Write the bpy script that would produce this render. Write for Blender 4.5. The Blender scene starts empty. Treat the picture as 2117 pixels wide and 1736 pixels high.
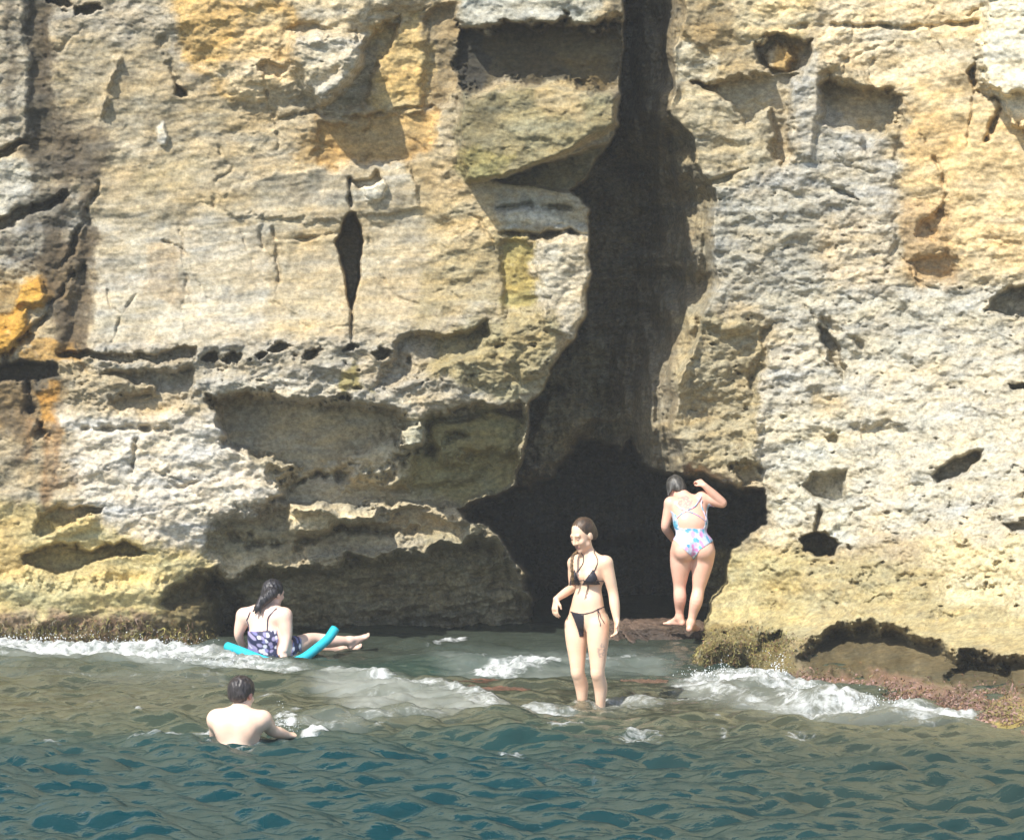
import bpy, math, random
import numpy as np
from mathutils import Vector

random.seed(7)
RNG = np.random.default_rng(7)
scene = bpy.context.scene
col = scene.collection

# ------------------------------------------------------------------ camera
CAM_H = 3.3                    # eye height above the sea
LENS = 107.93
cam_data = bpy.data.cameras.new("camera")
cam_data.sensor_width = 36.0
cam_data.sensor_fit = 'HORIZONTAL'
cam_data.lens = LENS
cam_data.shift_y = -0.1153
cam_data.clip_end = 3000.0
cam = bpy.data.objects.new("camera", cam_data)
cam.location = (0, 0, CAM_H)
cam.rotation_euler = (math.radians(90), 0, 0)
col.objects.link(cam)
scene.camera = cam

# ------------------------------------------------------------------ sky, sun, exposure
SUN_AZ = math.radians(38)      # left of the line camera -> cliff, behind the camera
SUN_EL = math.radians(49)
world = bpy.data.worlds.new("World")
scene.world = world
world.use_nodes = True
wn = world.node_tree.nodes
wl = world.node_tree.links
wn.clear()
sky = wn.new('ShaderNodeTexSky')
sky.sky_type = 'NISHITA'
sky.sun_disc = False
sky.sun_elevation = SUN_EL
sky.sun_rotation = math.pi + SUN_AZ
bg = wn.new('ShaderNodeBackground')
bg.inputs['Strength'].default_value = 0.13
wo = wn.new('ShaderNodeOutputWorld')
wl.new(sky.outputs[0], bg.inputs[0])
wl.new(bg.outputs[0], wo.inputs[0])
sun_data = bpy.data.lights.new("sun", 'SUN')
sun_data.energy = 4.0
sun_data.angle = math.radians(0.53)
sun_data.color = (1.0, 0.952, 0.865)
sun = bpy.data.objects.new("sun", sun_data)
col.objects.link(sun)
to_sun = Vector((-math.sin(SUN_AZ) * math.cos(SUN_EL), -math.cos(SUN_AZ) * math.cos(SUN_EL), math.sin(SUN_EL)))
sun.rotation_euler = to_sun.to_track_quat('Z', 'Y').to_euler()
sun.location = (-10, -10, 30)
scene.view_settings.view_transform = 'Standard'
scene.view_settings.look = 'None'
scene.view_settings.exposure = 0.78
scene.view_settings.gamma = 1.0
scene.view_settings.use_curve_mapping = False
scene.cycles.use_denoising = True
scene.cycles.max_bounces = 7
scene.cycles.use_adaptive_sampling = True
scene.cycles.adaptive_threshold = 0.02
scene.cycles.diffuse_bounces = 4
scene.cycles.transparent_max_bounces = 8
scene.cycles.volume_bounces = 1
scene.cycles.caustics_reflective = False
scene.cycles.caustics_refractive = False

# ------------------------------------------------------------------ survey of the place
# the rock face was surveyed from the boat: bearings (a, b) with a range r give a point
FU, CU, HV = 6347.0, 1058.5, 624.0

def at(a, b, r):
    return np.array([(a - CU) / FU * r, r, CAM_H - (b - HV) / FU * r])

def sea_range(b):
    return CAM_H * FU / (b - HV)

# ------------------------------------------------------------------ noise
_perm = RNG.permutation(256).astype(np.int32)
_perm = np.concatenate([_perm, _perm, _perm])
_ang = np.linspace(0, 2 * np.pi, 32, endpoint=False)
_gx, _gy = np.cos(_ang).astype(np.float32), np.sin(_ang).astype(np.float32)

def perlin(x, y, seed=0):
    x = np.asarray(x, np.float32); y = np.asarray(y, np.float32)
    xi = np.floor(x).astype(np.int32); yi = np.floor(y).astype(np.int32)
    xf = x - xi; yf = y - yi
    X = (xi + seed * 37) & 255; Y = (yi + seed * 91) & 255
    X1 = (X + 1) & 255; Y1 = (Y + 1) & 255
    def g(a, b, dx, dy):
        h = _perm[_perm[a] + b] & 31
        return _gx[h] * dx + _gy[h] * dy
    u = xf * xf * xf * (xf * (xf * 6 - 15) + 10)
    v = yf * yf * yf * (yf * (yf * 6 - 15) + 10)
    a = g(X, Y, xf, yf); b = g(X1, Y, xf - 1, yf)
    c = g(X, Y1, xf, yf - 1); d = g(X1, Y1, xf - 1, yf - 1)
    return (a + u * (b - a)) * (1 - v) + (c + u * (d - c)) * v

def fbm(x, y, octaves=4, gain=0.5, lac=2.03, seed=0, ridged=False):
    out = 0; amp = 1.0; tot = 0
    for i in range(octaves):
        n = perlin(x, y, seed + i * 5)
        if ridged:
            n = 1 - 2 * np.abs(n) * 1.4
        out = out + amp * n; tot += amp
        x = x * lac + 17.3; y = y * lac - 9.1; amp *= gain
    return out / tot

def worley(x, y, seed=0):
    """distance to nearest and second nearest jittered point and a value for the cell"""
    xi = np.floor(x).astype(np.int32); yi = np.floor(y).astype(np.int32)
    d1 = np.full(x.shape, 9.0, np.float32); d2 = d1.copy(); cid = np.zeros(x.shape, np.float32)
    for dx in (-1, 0, 1):
        for dy in (-1, 0, 1):
            cx = xi + dx; cy = yi + dy
            h = _perm[_perm[(cx + seed * 13) & 255] + ((cy + seed * 29) & 255)]
            h2 = _perm[h + 31 + seed]
            px = cx + h / 255.0; py = cy + h2 / 255.0
            d = np.hypot(px - x, py - y).astype(np.float32)
            m = d < d1
            d2 = np.where(m, d1, np.minimum(d2, d)); d1 = np.where(m, d, d1)
            cid = np.where(m, _perm[h2 + 77] / 255.0, cid)
    return d1, d2, cid

def sstep(a, b, x):
    t = np.clip((x - a) / (b - a), 0, 1)
    return t * t * (3 - 2 * t)

def poly_sd(poly, U, V):
    """signed distance to a polygon, positive inside"""
    P = np.asarray(poly, np.float32)
    d = np.full(U.shape, 1e9, np.float32)
    s = np.zeros(U.shape, bool)
    n = len(P)
    for i in range(n):
        ax, ay = P[i]; bx, by = P[(i + 1) % n]
        ex, ey = bx - ax, by - ay
        wx, wy = U - ax, V - ay
        t = np.clip((wx * ex + wy * ey) / (ex * ex + ey * ey + 1e-9), 0, 1)
        dx, dy = wx - ex * t, wy - ey * t
        np.minimum(d, dx * dx + dy * dy, out=d)
        c = (ay > V) != (by > V)
        if ey != 0:
            s ^= c & (U < ex * (V - ay) / ey + ax)
    d = np.sqrt(d)
    return np.where(s, d, -d)

def line_d(pts, U, V):
    d = np.full(U.shape, 1e9, np.float32)
    for (ax, ay), (bx, by) in zip(pts[:-1], pts[1:]):
        ex, ey = bx - ax, by - ay
        t = np.clip(((U - ax) * ex + (V - ay) * ey) / (ex * ex + ey * ey + 1e-9), 0, 1)
        np.minimum(d, np.hypot(U - ax - ex * t, V - ay - ey * t), out=d)
    return d

def hermite(xs, ys, x):
    xs = np.asarray(xs, float); ys = np.asarray(ys, float)
    m = np.gradient(ys, xs, axis=0)
    i = np.clip(np.searchsorted(xs, x) - 1, 0, len(xs) - 2)
    h = xs[i + 1] - xs[i]; t = (np.clip(x, xs[0], xs[-1]) - xs[i]) / h
    sh = (-1,) + (1,) * (ys.ndim - 1)
    t = t.reshape(sh); h = h.reshape(sh)
    return ((2 * t**3 - 3 * t**2 + 1) * ys[i] + (t**3 - 2 * t**2 + t) * h * m[i]
            + (-2 * t**3 + 3 * t**2) * ys[i + 1] + (t**3 - t**2) * h * m[i + 1])

# ------------------------------------------------------------------ mesh helpers
def mesh_from(name, verts, faces, mat=None, colors=None, attrs=None, smooth=True):
    verts = np.ascontiguousarray(verts, np.float32)
    faces = np.ascontiguousarray(faces, np.int32)
    me = bpy.data.meshes.new(name)
    k = faces.shape[1]
    me.vertices.add(len(verts)); me.vertices.foreach_set('co', verts.ravel())
    me.loops.add(faces.size); me.loops.foreach_set('vertex_index', faces.ravel())
    me.polygons.add(len(faces))
    me.polygons.foreach_set('loop_start', np.arange(0, faces.size, k, dtype=np.int32))
    me.polygons.foreach_set('loop_total', np.full(len(faces), k, np.int32))
    me.update(calc_edges=True)
    if smooth:
        me.polygons.foreach_set('use_smooth', np.ones(len(faces), bool))
    if colors is not None:
        c = np.ones((len(verts), 4), np.float32); c[:, :3] = colors
        a = me.color_attributes.new('Col', 'FLOAT_COLOR', 'POINT')
        a.data.foreach_set('color', c.ravel())
    for an, av in (attrs or {}).items():
        a = me.attributes.new(an, 'FLOAT', 'POINT')
        a.data.foreach_set('value', np.ascontiguousarray(av, np.float32))
    if mat:
        me.materials.append(mat)
    return me

def link(name, me, parent=None, label=None, category=None, kind=None, group=None, loc=None):
    o = bpy.data.objects.new(name, me)
    col.objects.link(o)
    if parent is not None:
        o.parent = parent
    if loc is not None:
        o.location = loc
    for k, v in (('label', label), ('category', category), ('kind', kind), ('group', group)):
        if v:
            o[k] = v
    return o

def grid_faces(nr, nc):
    i = np.arange(nr * nc, dtype=np.int32).reshape(nr, nc)
    return np.stack([i[:-1, :-1], i[1:, :-1], i[1:, 1:], i[:-1, 1:]], -1).reshape(-1, 4)

# ------------------------------------------------------------------ materials
def new_mat(name):
    m = bpy.data.materials.new(name)
    m.use_nodes = True
    nt = m.node_tree
    for n in list(nt.nodes):
        nt.nodes.remove(n)
    out = nt.nodes.new('ShaderNodeOutputMaterial')
    return m, nt.nodes, nt.links, out

def N(nodes, t, **kw):
    n = nodes.new(t)
    for k, v in kw.items():
        if k in n.inputs:
            n.inputs[k].default_value = v
        else:
            setattr(n, k, v)
    return n

def rock_material(name, bump=0.40, fine=26.0):
    m, nd, lk, out = new_mat(name)
    p = N(nd, 'ShaderNodeBsdfPrincipled')
    p.inputs['Specular IOR Level'].default_value = 0.25
    tc = N(nd, 'ShaderNodeTexCoord')
    mp = N(nd, 'ShaderNodeMapping'); mp.inputs['Scale'].default_value = (0.85, 1, 1.12)
    mp.inputs['Rotation'].default_value = (0, math.radians(-7), 0)
    lk.new(tc.outputs['Object'], mp.inputs[0])
    at_ = N(nd, 'ShaderNodeAttribute', attribute_name='Col')
    wet = N(nd, 'ShaderNodeAttribute', attribute_name='wet')
    def noise(scale, detail, rough=0.6, dist=0.0):
        n = N(nd, 'ShaderNodeTexNoise', Scale=scale, Detail=detail, Roughness=rough, Distortion=dist)
        lk.new(mp.outputs[0], n.inputs['Vector'])
        return n
    n1 = noise(3.1, 7, 0.68, 0.4)      # weathering patches
    n2 = noise(13.0, 6, 0.7)           # mottling
    n3 = noise(fine, 8, 0.75)          # grain
    # brightness mottling
    r1 = N(nd, 'ShaderNodeMapRange'); r1.inputs['From Min'].default_value = 0.3; r1.inputs['From Max'].default_value = 0.7
    r1.inputs['To Min'].default_value = 0.74; r1.inputs['To Max'].default_value = 1.22
    lk.new(n2.outputs['Fac'], r1.inputs['Value'])
    r3 = N(nd, 'ShaderNodeMapRange'); r3.inputs['From Min'].default_value = 0.34; r3.inputs['From Max'].default_value = 0.66
    r3.inputs['To Min'].default_value = 0.72; r3.inputs['To Max'].default_value = 1.2
    lk.new(n3.outputs['Fac'], r3.inputs['Value'])
    mul = N(nd, 'ShaderNodeMath', operation='MULTIPLY'); lk.new(r1.outputs[0], mul.inputs[0]); lk.new(r3.outputs[0], mul.inputs[1])
    vm = N(nd, 'ShaderNodeVectorMath', operation='SCALE')
    lk.new(at_.outputs['Color'], vm.inputs[0]); lk.new(mul.outputs[0], vm.inputs['Scale'])
    # hue drift: grey / ochre
    cr = N(nd, 'ShaderNodeValToRGB')
    e = cr.color_ramp.elements
    e[0].position = 0.33; e[0].color = (0.94, 0.97, 1.00, 1)
    e[1].position = 0.68; e[1].color = (1.09, 0.99, 0.84, 1)
    lk.new(n1.outputs['Fac'], cr.inputs[0])
    vm2 = N(nd, 'ShaderNodeVectorMath', operation='MULTIPLY')
    lk.new(vm.outputs[0], vm2.inputs[0]); lk.new(cr.outputs[0], vm2.inputs[1])
    lk.new(vm2.outputs[0], p.inputs['Base Color'])
    rr = N(nd, 'ShaderNodeMapRange'); rr.inputs['To Min'].default_value = 0.92; rr.inputs['To Max'].default_value = 0.35
    lk.new(wet.outputs['Fac'], rr.inputs['Value']); lk.new(rr.outputs[0], p.inputs['Roughness'])
    ad = N(nd, 'ShaderNodeMath', operation='MULTIPLY_ADD'); ad.inputs[1].default_value = 0.5
    lk.new(n3.outputs['Fac'], ad.inputs[0]); lk.new(n2.outputs['Fac'], ad.inputs[2])
    b = N(nd, 'ShaderNodeBump', Strength=bump, Distance=0.035)
    cr_ = N(nd, 'ShaderNodeAttribute', attribute_name='crumble')
    cs = N(nd, 'ShaderNodeMath', operation='MULTIPLY_ADD'); cs.inputs[1].default_value = bump; cs.inputs[2].default_value = 0.10
    lk.new(cr_.outputs['Fac'], cs.inputs[0]); lk.new(cs.outputs[0], b.inputs['Strength'])
    lk.new(ad.outputs[0], b.inputs['Height']); lk.new(b.outputs[0], p.inputs['Normal'])
    lk.new(p.outputs[0], out.inputs[0])
    return m

M_ROCK = rock_material('limestone')

# ================================================================== CLIFF
def axis(lo, d0, d1, hi, step, grow):
    a = list(np.arange(d0, d1 + step, step))
    s = step; x = d0; left = []
    while x > lo:
        s *= grow; x -= s; left.append(x)
    s = step; x = a[-1]; right = []
    while x < hi:
        s *= grow; x += s; right.append(x)
    return np.array(left[::-1] + a + right, np.float32)

gu = axis(-3800, -14, 2131, 5900, 2.15, 1.06)
gv = axis(-6200, -10, 1512, 1640, 2.15, 1.07)
U0, V0 = np.meshgrid(gu, gv)
NR, NC = U0.shape
# ragged edges: the survey lines are wobbled at three scales
WU = 30 * fbm(U0 / 74, V0 / 74, 5, 0.62, seed=3)
WV = 30 * fbm(U0 / 74, V0 / 60, 5, 0.62, seed=11)
GATE = 0.15 + 1.3 * sstep(-0.25, 0.25, fbm(U0 / 34, V0 / 34, 3, seed=17))    # cracks open and close along their run

cu_ = [-700, 0, 300, 600, 900, 1200, 1500, 1800, 2117, 2800]
cv_ = [-900, 0, 300, 600, 740, 860, 1000, 1150, 1300, 1400, 1500, 1640]
tab = [
 [30.1, 29.8, 29.6, 29.5, 29.5, 29.3, 29.5, 29.4, 29.0, 28.2],
 [30.1, 29.8, 29.7, 29.6, 29.6, 29.3, 29.5, 29.4, 29.0, 28.0],
 [30.1, 29.8, 29.8, 29.7, 29.6, 29.3, 29.5, 29.4, 29.0, 28.0],
 [30.1, 29.8, 29.8, 29.7, 29.6, 29.4, 29.5, 29.4, 29.0, 28.0],
 [30.0, 29.7, 29.6, 29.5, 29.4, 29.4, 29.5, 29.3, 28.8, 27.8],
 [30.0, 29.7, 29.6, 29.5, 29.5, 29.6, 29.6, 29.1, 28.5, 27.4],
 [30.0, 29.7, 29.6, 29.6, 29.7, 29.8, 29.6, 28.9, 28.0, 26.9],
 [30.1, 29.8, 29.7, 29.8, 30.0, 30.0, 29.5, 28.5, 27.5, 26.3],
 [30.2, 29.95, 29.9, 30.1, 30.3, 30.2, 29.1, 27.8, 26.8, 25.6],
 [30.2, 29.9, 29.9, 30.2, 30.3, 30.2, 27.5, 26.4, 25.4, 24.4],
 [30.2, 29.9, 29.9, 30.2, 30.3, 30.2, 26.7, 24.9, 23.5, 23.0],
 [30.2, 29.9, 29.9, 30.2, 30.3, 30.2, 26.3, 24.2, 23.0, 22.6],
]
Y = hermite(cv_, np.array(tab), gv)              # rows x control columns
Y = hermite(cu_, Y.T, gu).T.astype(np.float32)   # rows x columns
RGH = np.full(U0.shape, 0.5, np.float32)         # how crumbly
COL = np.empty(U0.shape + (3,), np.float32); COL[:] = (0.40, 0.335, 0.225)
DRED = []                                        # deep recess mask (for seaweed and noise)

def _win(poly, m):
    P = np.asarray(poly, float)
    i0 = np.searchsorted(gu, P[:, 0].min() - m); i1 = np.searchsorted(gu, P[:, 0].max() + m)
    j0 = np.searchsorted(gv, P[:, 1].min() - m); j1 = np.searchsorted(gv, P[:, 1].max() + m)
    return slice(j0, j1), slice(i0, i1)

def _sd(poly, w, rag):
    return poly_sd(poly, U0[w] + WU[w] * rag, V0[w] + WV[w] * rag)

def D(poly, depth, e=8, bot=1.0, rag=1.0):
    """cut (depth > 0) or raise (depth < 0) a region; bot = share of the depth left at its bottom"""
    if e < 16:
        e *= 1.45; rag *= 1.35
    w = _win(poly, e + 50)
    sd = _sd(poly, w, rag)
    vs = [p[1] for p in poly]
    t = np.clip((V0[w] - min(vs)) / (max(vs) - min(vs) + 1e-6), 0, 1)
    Y[w] += depth * (1 + (bot - 1) * t) * sstep(-e * 0.35, e * 0.65, sd)

def DSET(poly, y, e=8, rag=1.0):
    w = _win(poly, e + 40)
    k = sstep(-e * 0.35, e * 0.65, _sd(poly, w, rag))
    Y[w] += (y - Y[w]) * k

def DL(pts, depth, width, rag=0.5):
    """a crack along a line"""
    w = _win(pts, width * 3 + 20)
    d = line_d(pts, U0[w] + WU[w] * rag, V0[w] + WV[w] * rag)
    Y[w] += depth * GATE[w] * np.exp(-(d / (width * (0.55 + 0.45 * GATE[w]))) ** 2)

def C(poly, rgb, e=26, rag=2.2, a=1.0):
    w = _win(poly, e + 60)
    k = (a * sstep(-e * 0.5, e * 0.5, _sd(poly, w, rag)))[..., None]
    COL[w] += (np.array(rgb, np.float32) - COL[w]) * k

def CL(pts, rgb, width, a=1.0, rag=1.0):
    w = _win(pts, width * 3 + 30)
    d = line_d(pts, U0[w] + WU[w] * rag, V0[w] + WV[w] * rag)
    k = (a * np.exp(-(d / width) ** 2))[..., None]
    COL[w] += (np.array(rgb, np.float32) - COL[w]) * k

def R(poly, val, e=60):
    w = _win(poly, e + 40)
    k = sstep(-e * 0.5, e * 0.5, _sd(poly, w, 1.5))
    RGH[w] += (val - RGH[w]) * k

# ---------------- shape: crumbliness
R([(200, 330), (900, 330), (900, 660), (420, 690), (190, 700)], 0.06)
R([(640, 210), (910, 220), (920, 330), (700, 340)], 0.16)
R([(110, 80), (350, 90), (480, 240), (420, 330), (180, 330)], 0.22)
R([(120, 730), (420, 720), (720, 705), (900, 690), (1130, 640), (1140, 800), (880, 850), (430, 830), (150, 840)], 1.15)
R([(1460, 380), (1900, 330), (2140, 600), (2140, 1260), (1600, 1260), (1480, 820)], 0.8)
R([(1430, 650), (1580, 660), (1570, 980), (1420, 960)], 1.1)
R([(1700, 330), (2140, 330), (2140, 560), (1900, 560)], 0.5)
R([(1870, 60), (2140, 60), (2140, 420), (1880, 400)], 0.2)
R([(160, 870), (560, 880), (430, 1180), (60, 1150)], 0.62)
R([(-20, 1260), (330, 1270), (460, 1330), (-20, 1350)], 0.95)
R([(1600, 1000), (2140, 1000), (2140, 1290), (1600, 1260)], 1.0)

# ---------------- shape: the great crack and the cave
crack = [(1285, -60), (1287, 100), (1277, 262), (1252, 312), (1178, 398), (1222, 432), (1216, 500), (1222, 560), (1212, 648),
         (1182, 704), (1152, 742), (1126, 800), (1092, 838), (1088, 936), (1067, 980), (1064, 1008), (988, 1035), (942, 1056),
         (971, 1080), (1002, 1087), (1033, 1104), (1060, 1152), (1088, 1190), (1101, 1251), (1124, 1288), (1130, 1420), (1440, 1420),
         (1452, 1290), (1472, 1232), (1502, 1200), (1512, 1132), (1582, 1080), (1582, 1012), (1500, 1002), (1422, 962), (1396, 900),
         (1402, 800), (1440, 722), (1452, 660), (1488, 590), (1474, 520), (1480, 392), (1446, 342), (1440, 290), (1385, 232), (1394, 160),
         (1396, 100), (1412, 60), (1422, -60)]
crack_top = [(1290, -2600), (1287, -700)] + crack[:] + [(1424, -700), (1330, -2600)]
# the back of the crack, and its right inner wall running back steeply in folds
wr_ = [(1422, -700), (1412, 60), (1396, 100), (1394, 160), (1385, 232), (1440, 290), (1446, 342), (1480, 392), (1474, 520), (1488, 590), (1452, 660), (1440, 722), (1402, 800), (1396, 900), (1422, 962)]
w_ = _win(crack_top, 40)
dr = line_d(wr_, U0[w_] + WU[w_] * 0.75, V0[w_] + WV[w_] * 0.75)
ins = sstep(-2, 5, _sd(crack_top, w_, 0.75))
fold = 0.55 * fbm(U0[w_] / 40, V0[w_] / 160, 3, seed=19)
target = np.maximum(np.minimum(31.7, 29.70 + dr * 0.0128 + fold * sstep(0, 25, dr)), Y[w_])
Y[w_] += ins * (target - Y[w_])
D([(1095, 850), (1180, 800), (1250, 850), (1200, 910), (1130, 990), (1080, 1000)], -0.55, 40, rag=2)
deep = [(1000, 1040), (1064, 1012), (1129, 991), (1170, 939), (1208, 908), (1252, 915), (1287, 936), (1304, 908), (1324, 957), (1352, 977),
        (1379, 980), (1420, 985), (1470, 1000), (1580, 1030), (1580, 1080), (1512, 1135), (1500, 1200), (1470, 1240), (1450, 1420), (1128, 1420), (1122, 1286),
        (1100, 1250), (1085, 1190), (1060, 1150), (1030, 1100), (960, 1070)]
DSET(deep, 33.2, 12, rag=1.0)
DSET([(1075, 1130), (1180, 1090), (1300, 1110), (1400, 1120), (1440, 1300), (1440, 1420), (1128, 1420), (1100, 1250)], 34.6, 40, rag=2)

# mossy foot of the right wall sloping down into the cave mouth
DSET([(1388, 1412), (1415, 1362), (1450, 1322), (1490, 1302), (1560, 1330), (1580, 1440), (1395, 1470)], 27.75, 34, rag=1.3)
# ---------------- shape: left undercut
D([(425, 826), (560, 816), (700, 828), (820, 846), (862, 872), (960, 842), (1012, 846), (1075, 826), (1090, 850), (1088, 936), (1066, 990), (1062, 1010),
   (985, 1036), (940, 1058), (860, 1045), (700, 1050), (590, 1042), (562, 1040), (602, 964), (530, 946), (470, 912)], 0.78, 22, bot=0.7, rag=1.7)
D([(870, 880), (960, 850), (1090, 850), (1090, 930), (980, 950), (900, 960)], -0.3, 30, rag=2)     # olive bulge by the cave
D([(440, 1075), (575, 1040), (700, 1055), (860, 1046), (940, 1060), (1000, 1092), (870, 1142), (720, 1152), (530, 1186), (470, 1200), (430, 1160)], 0.42, 50, bot=0.5, rag=2.2)
D([(598, 1042), (660, 1036), (702, 1062), (776, 1050), (770, 1072), (700, 1090), (640, 1106), (598, 1100)], -0.62, 14)   # lit knob
D([(820, 882), (872, 870), (880, 905), (845, 926), (825, 920)], -0.75, 10)                          # second lit knob
D([(700, 930), (800, 900), (870, 930), (840, 1010), (720, 1000)], -0.25, 40, rag=2)
D([(430, 1192), (530, 1178), (700, 1162), (870, 1142), (1000, 1100), (1060, 1152), (1100, 1250), (1124, 1290), (1124, 1640), (470, 1640), (452, 1300), (436, 1232)], 0.95, 34, rag=2.0)
D([(322, 1250), (345, 1212), (400, 1194), (450, 1190), (500, 1240), (470, 1330), (430, 1300), (400, 1270), (350, 1262)], 0.34, 22, rag=1.3)
D([(350, 1262), (400, 1232), (440, 1225), (440, 1262), (390, 1290), (360, 1300)], -0.10, 26, rag=1.5)
C_LATER = [([(322, 1250), (345, 1212), (400, 1194), (455, 1190), (470, 1330), (350, 1320)], (0.17, 0.14, 0.07))]  # olive rock, darkened to paint the brow's shade into the hollow
D([(560, 1075), (580, 980), (720, 960), (900, 1000), (1000, 960), (1020, 1040), (880, 1090), (700, 1110)], 0.1, 40, rag=3)
DL([(590, 1000), (700, 975), (780, 985), (860, 940), (960, 900)], 0.16, 9, rag=2)
DL([(480, 1110), (600, 1130), (740, 1090), (850, 1105)], 0.14, 8, rag=2)

# ---------------- shape: left wall, upper blocks
hang = [(345, -40), (350, 60), (420, 130), (470, 190), (530, 214), (590, 214), (640, 205), (668, 222), (700, 196), (738, 150), (755, 110), (752, 78), (790, 48), (850, 20), (880, -60)]
D(hang, -0.20, 80, bot=0.7)
D([(640, 205), (668, 222), (700, 196), (738, 150), (755, 110), (752, 78), (700, 60), (600, 70), (590, 130)], -0.30, 26)
D([(640, 205), (668, 222), (700, 196), (738, 150), (755, 110), (752, 78), (720, 90), (700, 150)], -0.14, 10)
D([(528, 138), (560, 130), (592, 150), (585, 166), (545, 162)], 0.13, 8)                           # ochre hollow
D([(590, 60), (640, 85), (700, 70), (740, 78), (735, 64), (690, 58), (620, 40)], 0.10, 8)
D([(668, 222), (700, 196), (745, 140), (765, 90), (792, 50), (835, 30), (808, 100), (776, 150), (764, 222), (700, 232)], 0.20, 10, bot=0.4)
D([(942, 10), (952, 60), (948, 190), (905, 240), (870, 230), (880, 60), (905, 10)], 0.12, 22)
# ledge and stained panel left of the crack
D([(950, -60), (1290, -60), (1290, 30), (1240, 48), (1200, 46), (1100, 52), (950, 50)], -0.22, 8)
D([(944, 52), (1100, 54), (1200, 48), (1285, 50), (1285, 170), (1250, 190), (1180, 172), (1080, 175), (1000, 172), (948, 195)], 0.30, 14, bot=0.6, rag=1.8)
D([(950, 190), (1080, 175), (1275, 190), (1276, 262), (1150, 330), (1016, 376), (965, 372), (950, 300)], -0.34, 16, bot=1.3, rag=0.8)
D([(1014, 376), (1100, 345), (1200, 318), (1272, 292), (1250, 318), (1180, 400), (1090, 382)], 0.42, 6, rag=0.5)
D([(1034, 395), (1180, 402), (1222, 432), (1218, 470), (1100, 475), (1040, 470)], 0.02, 14)
DL([(1034, 484), (1100, 488), (1160, 480), (1222, 484)], 0.22, 6, rag=0.6)
DL([(1030, 432), (1100, 424), (1180, 428)], 0.12, 5, rag=0.6)
D([(1030, 500), (1105, 500), (1110, 660), (1045, 660)], 0.10, 18)
D([(1110, 495), (1222, 490), (1215, 650), (1180, 700), (1120, 680)], -0.10, 16)
# lens-shaped dark slot with its hairline
D([(722, 438), (736, 440), (748, 468), (748, 510), (744, 570), (736, 612), (727, 640), (720, 615), (712, 570), (705, 530), (695, 500), (704, 480), (708, 460)], 0.95, 6, rag=0.35)
DL([(724, 372), (720, 400), (727, 440)], 0.12, 4, rag=0.3)
DL([(728, 630), (726, 670), (727, 712)], 0.10, 3, rag=0.2)
D([(728, 376), (760, 368), (778, 352), (790, 372), (770, 384), (738, 392)], 0.16, 5, rag=0.4)
D([(742, 390), (790, 372), (804, 388), (785, 412), (748, 418)], -0.06, 6)
DL([(560, 470), (574, 500), (568, 540), (576, 570), (572, 610)], 0.045, 4, rag=0.6)
DL([(572, 500), (640, 492), (700, 482)], 0.05, 4, rag=0.4)
DL([(440, 430), (445, 380), (480, 350), (450, 300)], 0.025, 4, rag=1)
DL([(370, 480), (385, 560), (380, 640), (385, 700)], 0.02, 4, rag=0.8)
D([(362, 172), (386, 188), (388, 200), (374, 206), (364, 196)], 0.25, 5, rag=0.4)
DL([(330, 80), (350, 130), (375, 185)], 0.06, 9, rag=0.6)
DL([(245, 120), (225, 180), (205, 245)], -0.07, 7, rag=0.5)
D([(322, 272), (338, 252), (346, 280), (340, 300), (328, 298)], -0.06, 6, rag=0.4)
DL([(660, 235), (760, 245), (820, 225), (910, 220)], 0.07, 5, rag=0.7)
DL([(580, 245), (640, 236), (670, 228)], 0.06, 4, rag=0.7)
# the smooth bed above the slot breaks off as a low step
D([(560, 352), (700, 350), (830, 328), (852, 330), (868, 420), (868, 440), (640, 450), (470, 440), (450, 400)], -0.045, 7)
D([(660, 250), (905, 225), (905, 290), (860, 325), (690, 350), (640, 330)], 0.07, 14)
# beds: rough band below the wall
D([(120, 728), (240, 730), (345, 732), (360, 712), (398, 708), (402, 745), (350, 752), (130, 742)], 0.22, 7)
for px, py, pw, ph in ((435, 735, 22, 10), (548, 730, 16, 8), (585, 718, 20, 9), (640, 728, 26, 9), (720, 720, 22, 8), (480, 742, 18, 8), (790, 735, 20, 10)):
    D([(px - pw, py + 2), (px - pw * .3, py - ph), (px + pw, py - ph * .6), (px + pw * .6, py + ph * .7), (px - pw * .5, py + ph)], 0.30, 6)
D([(820, 705), (860, 685), (960, 690), (1000, 665), (1020, 700), (960, 730), (900, 770), (800, 800), (770, 790), (810, 740)], 0.32, 12, bot=0.6)
D([(1060, 640), (1120, 620), (1180, 700), (1140, 760), (1080, 790), (1030, 740)], -0.12, 24)
D([(200, 770), (330, 765), (400, 760), (405, 820), (360, 855), (250, 852), (230, 830), (320, 800)], 0.26, 12, bot=0.5)
DL([(170, 888), (260, 886), (352, 888)], 0.13, 6, rag=0.5)
DL([(276, 900), (282, 930), (274, 970)], 0.09, 6, rag=0.8)
D([(560, 965), (590, 978), (580, 1000), (560, 1010), (550, 990)], 0.15, 8)
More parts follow.
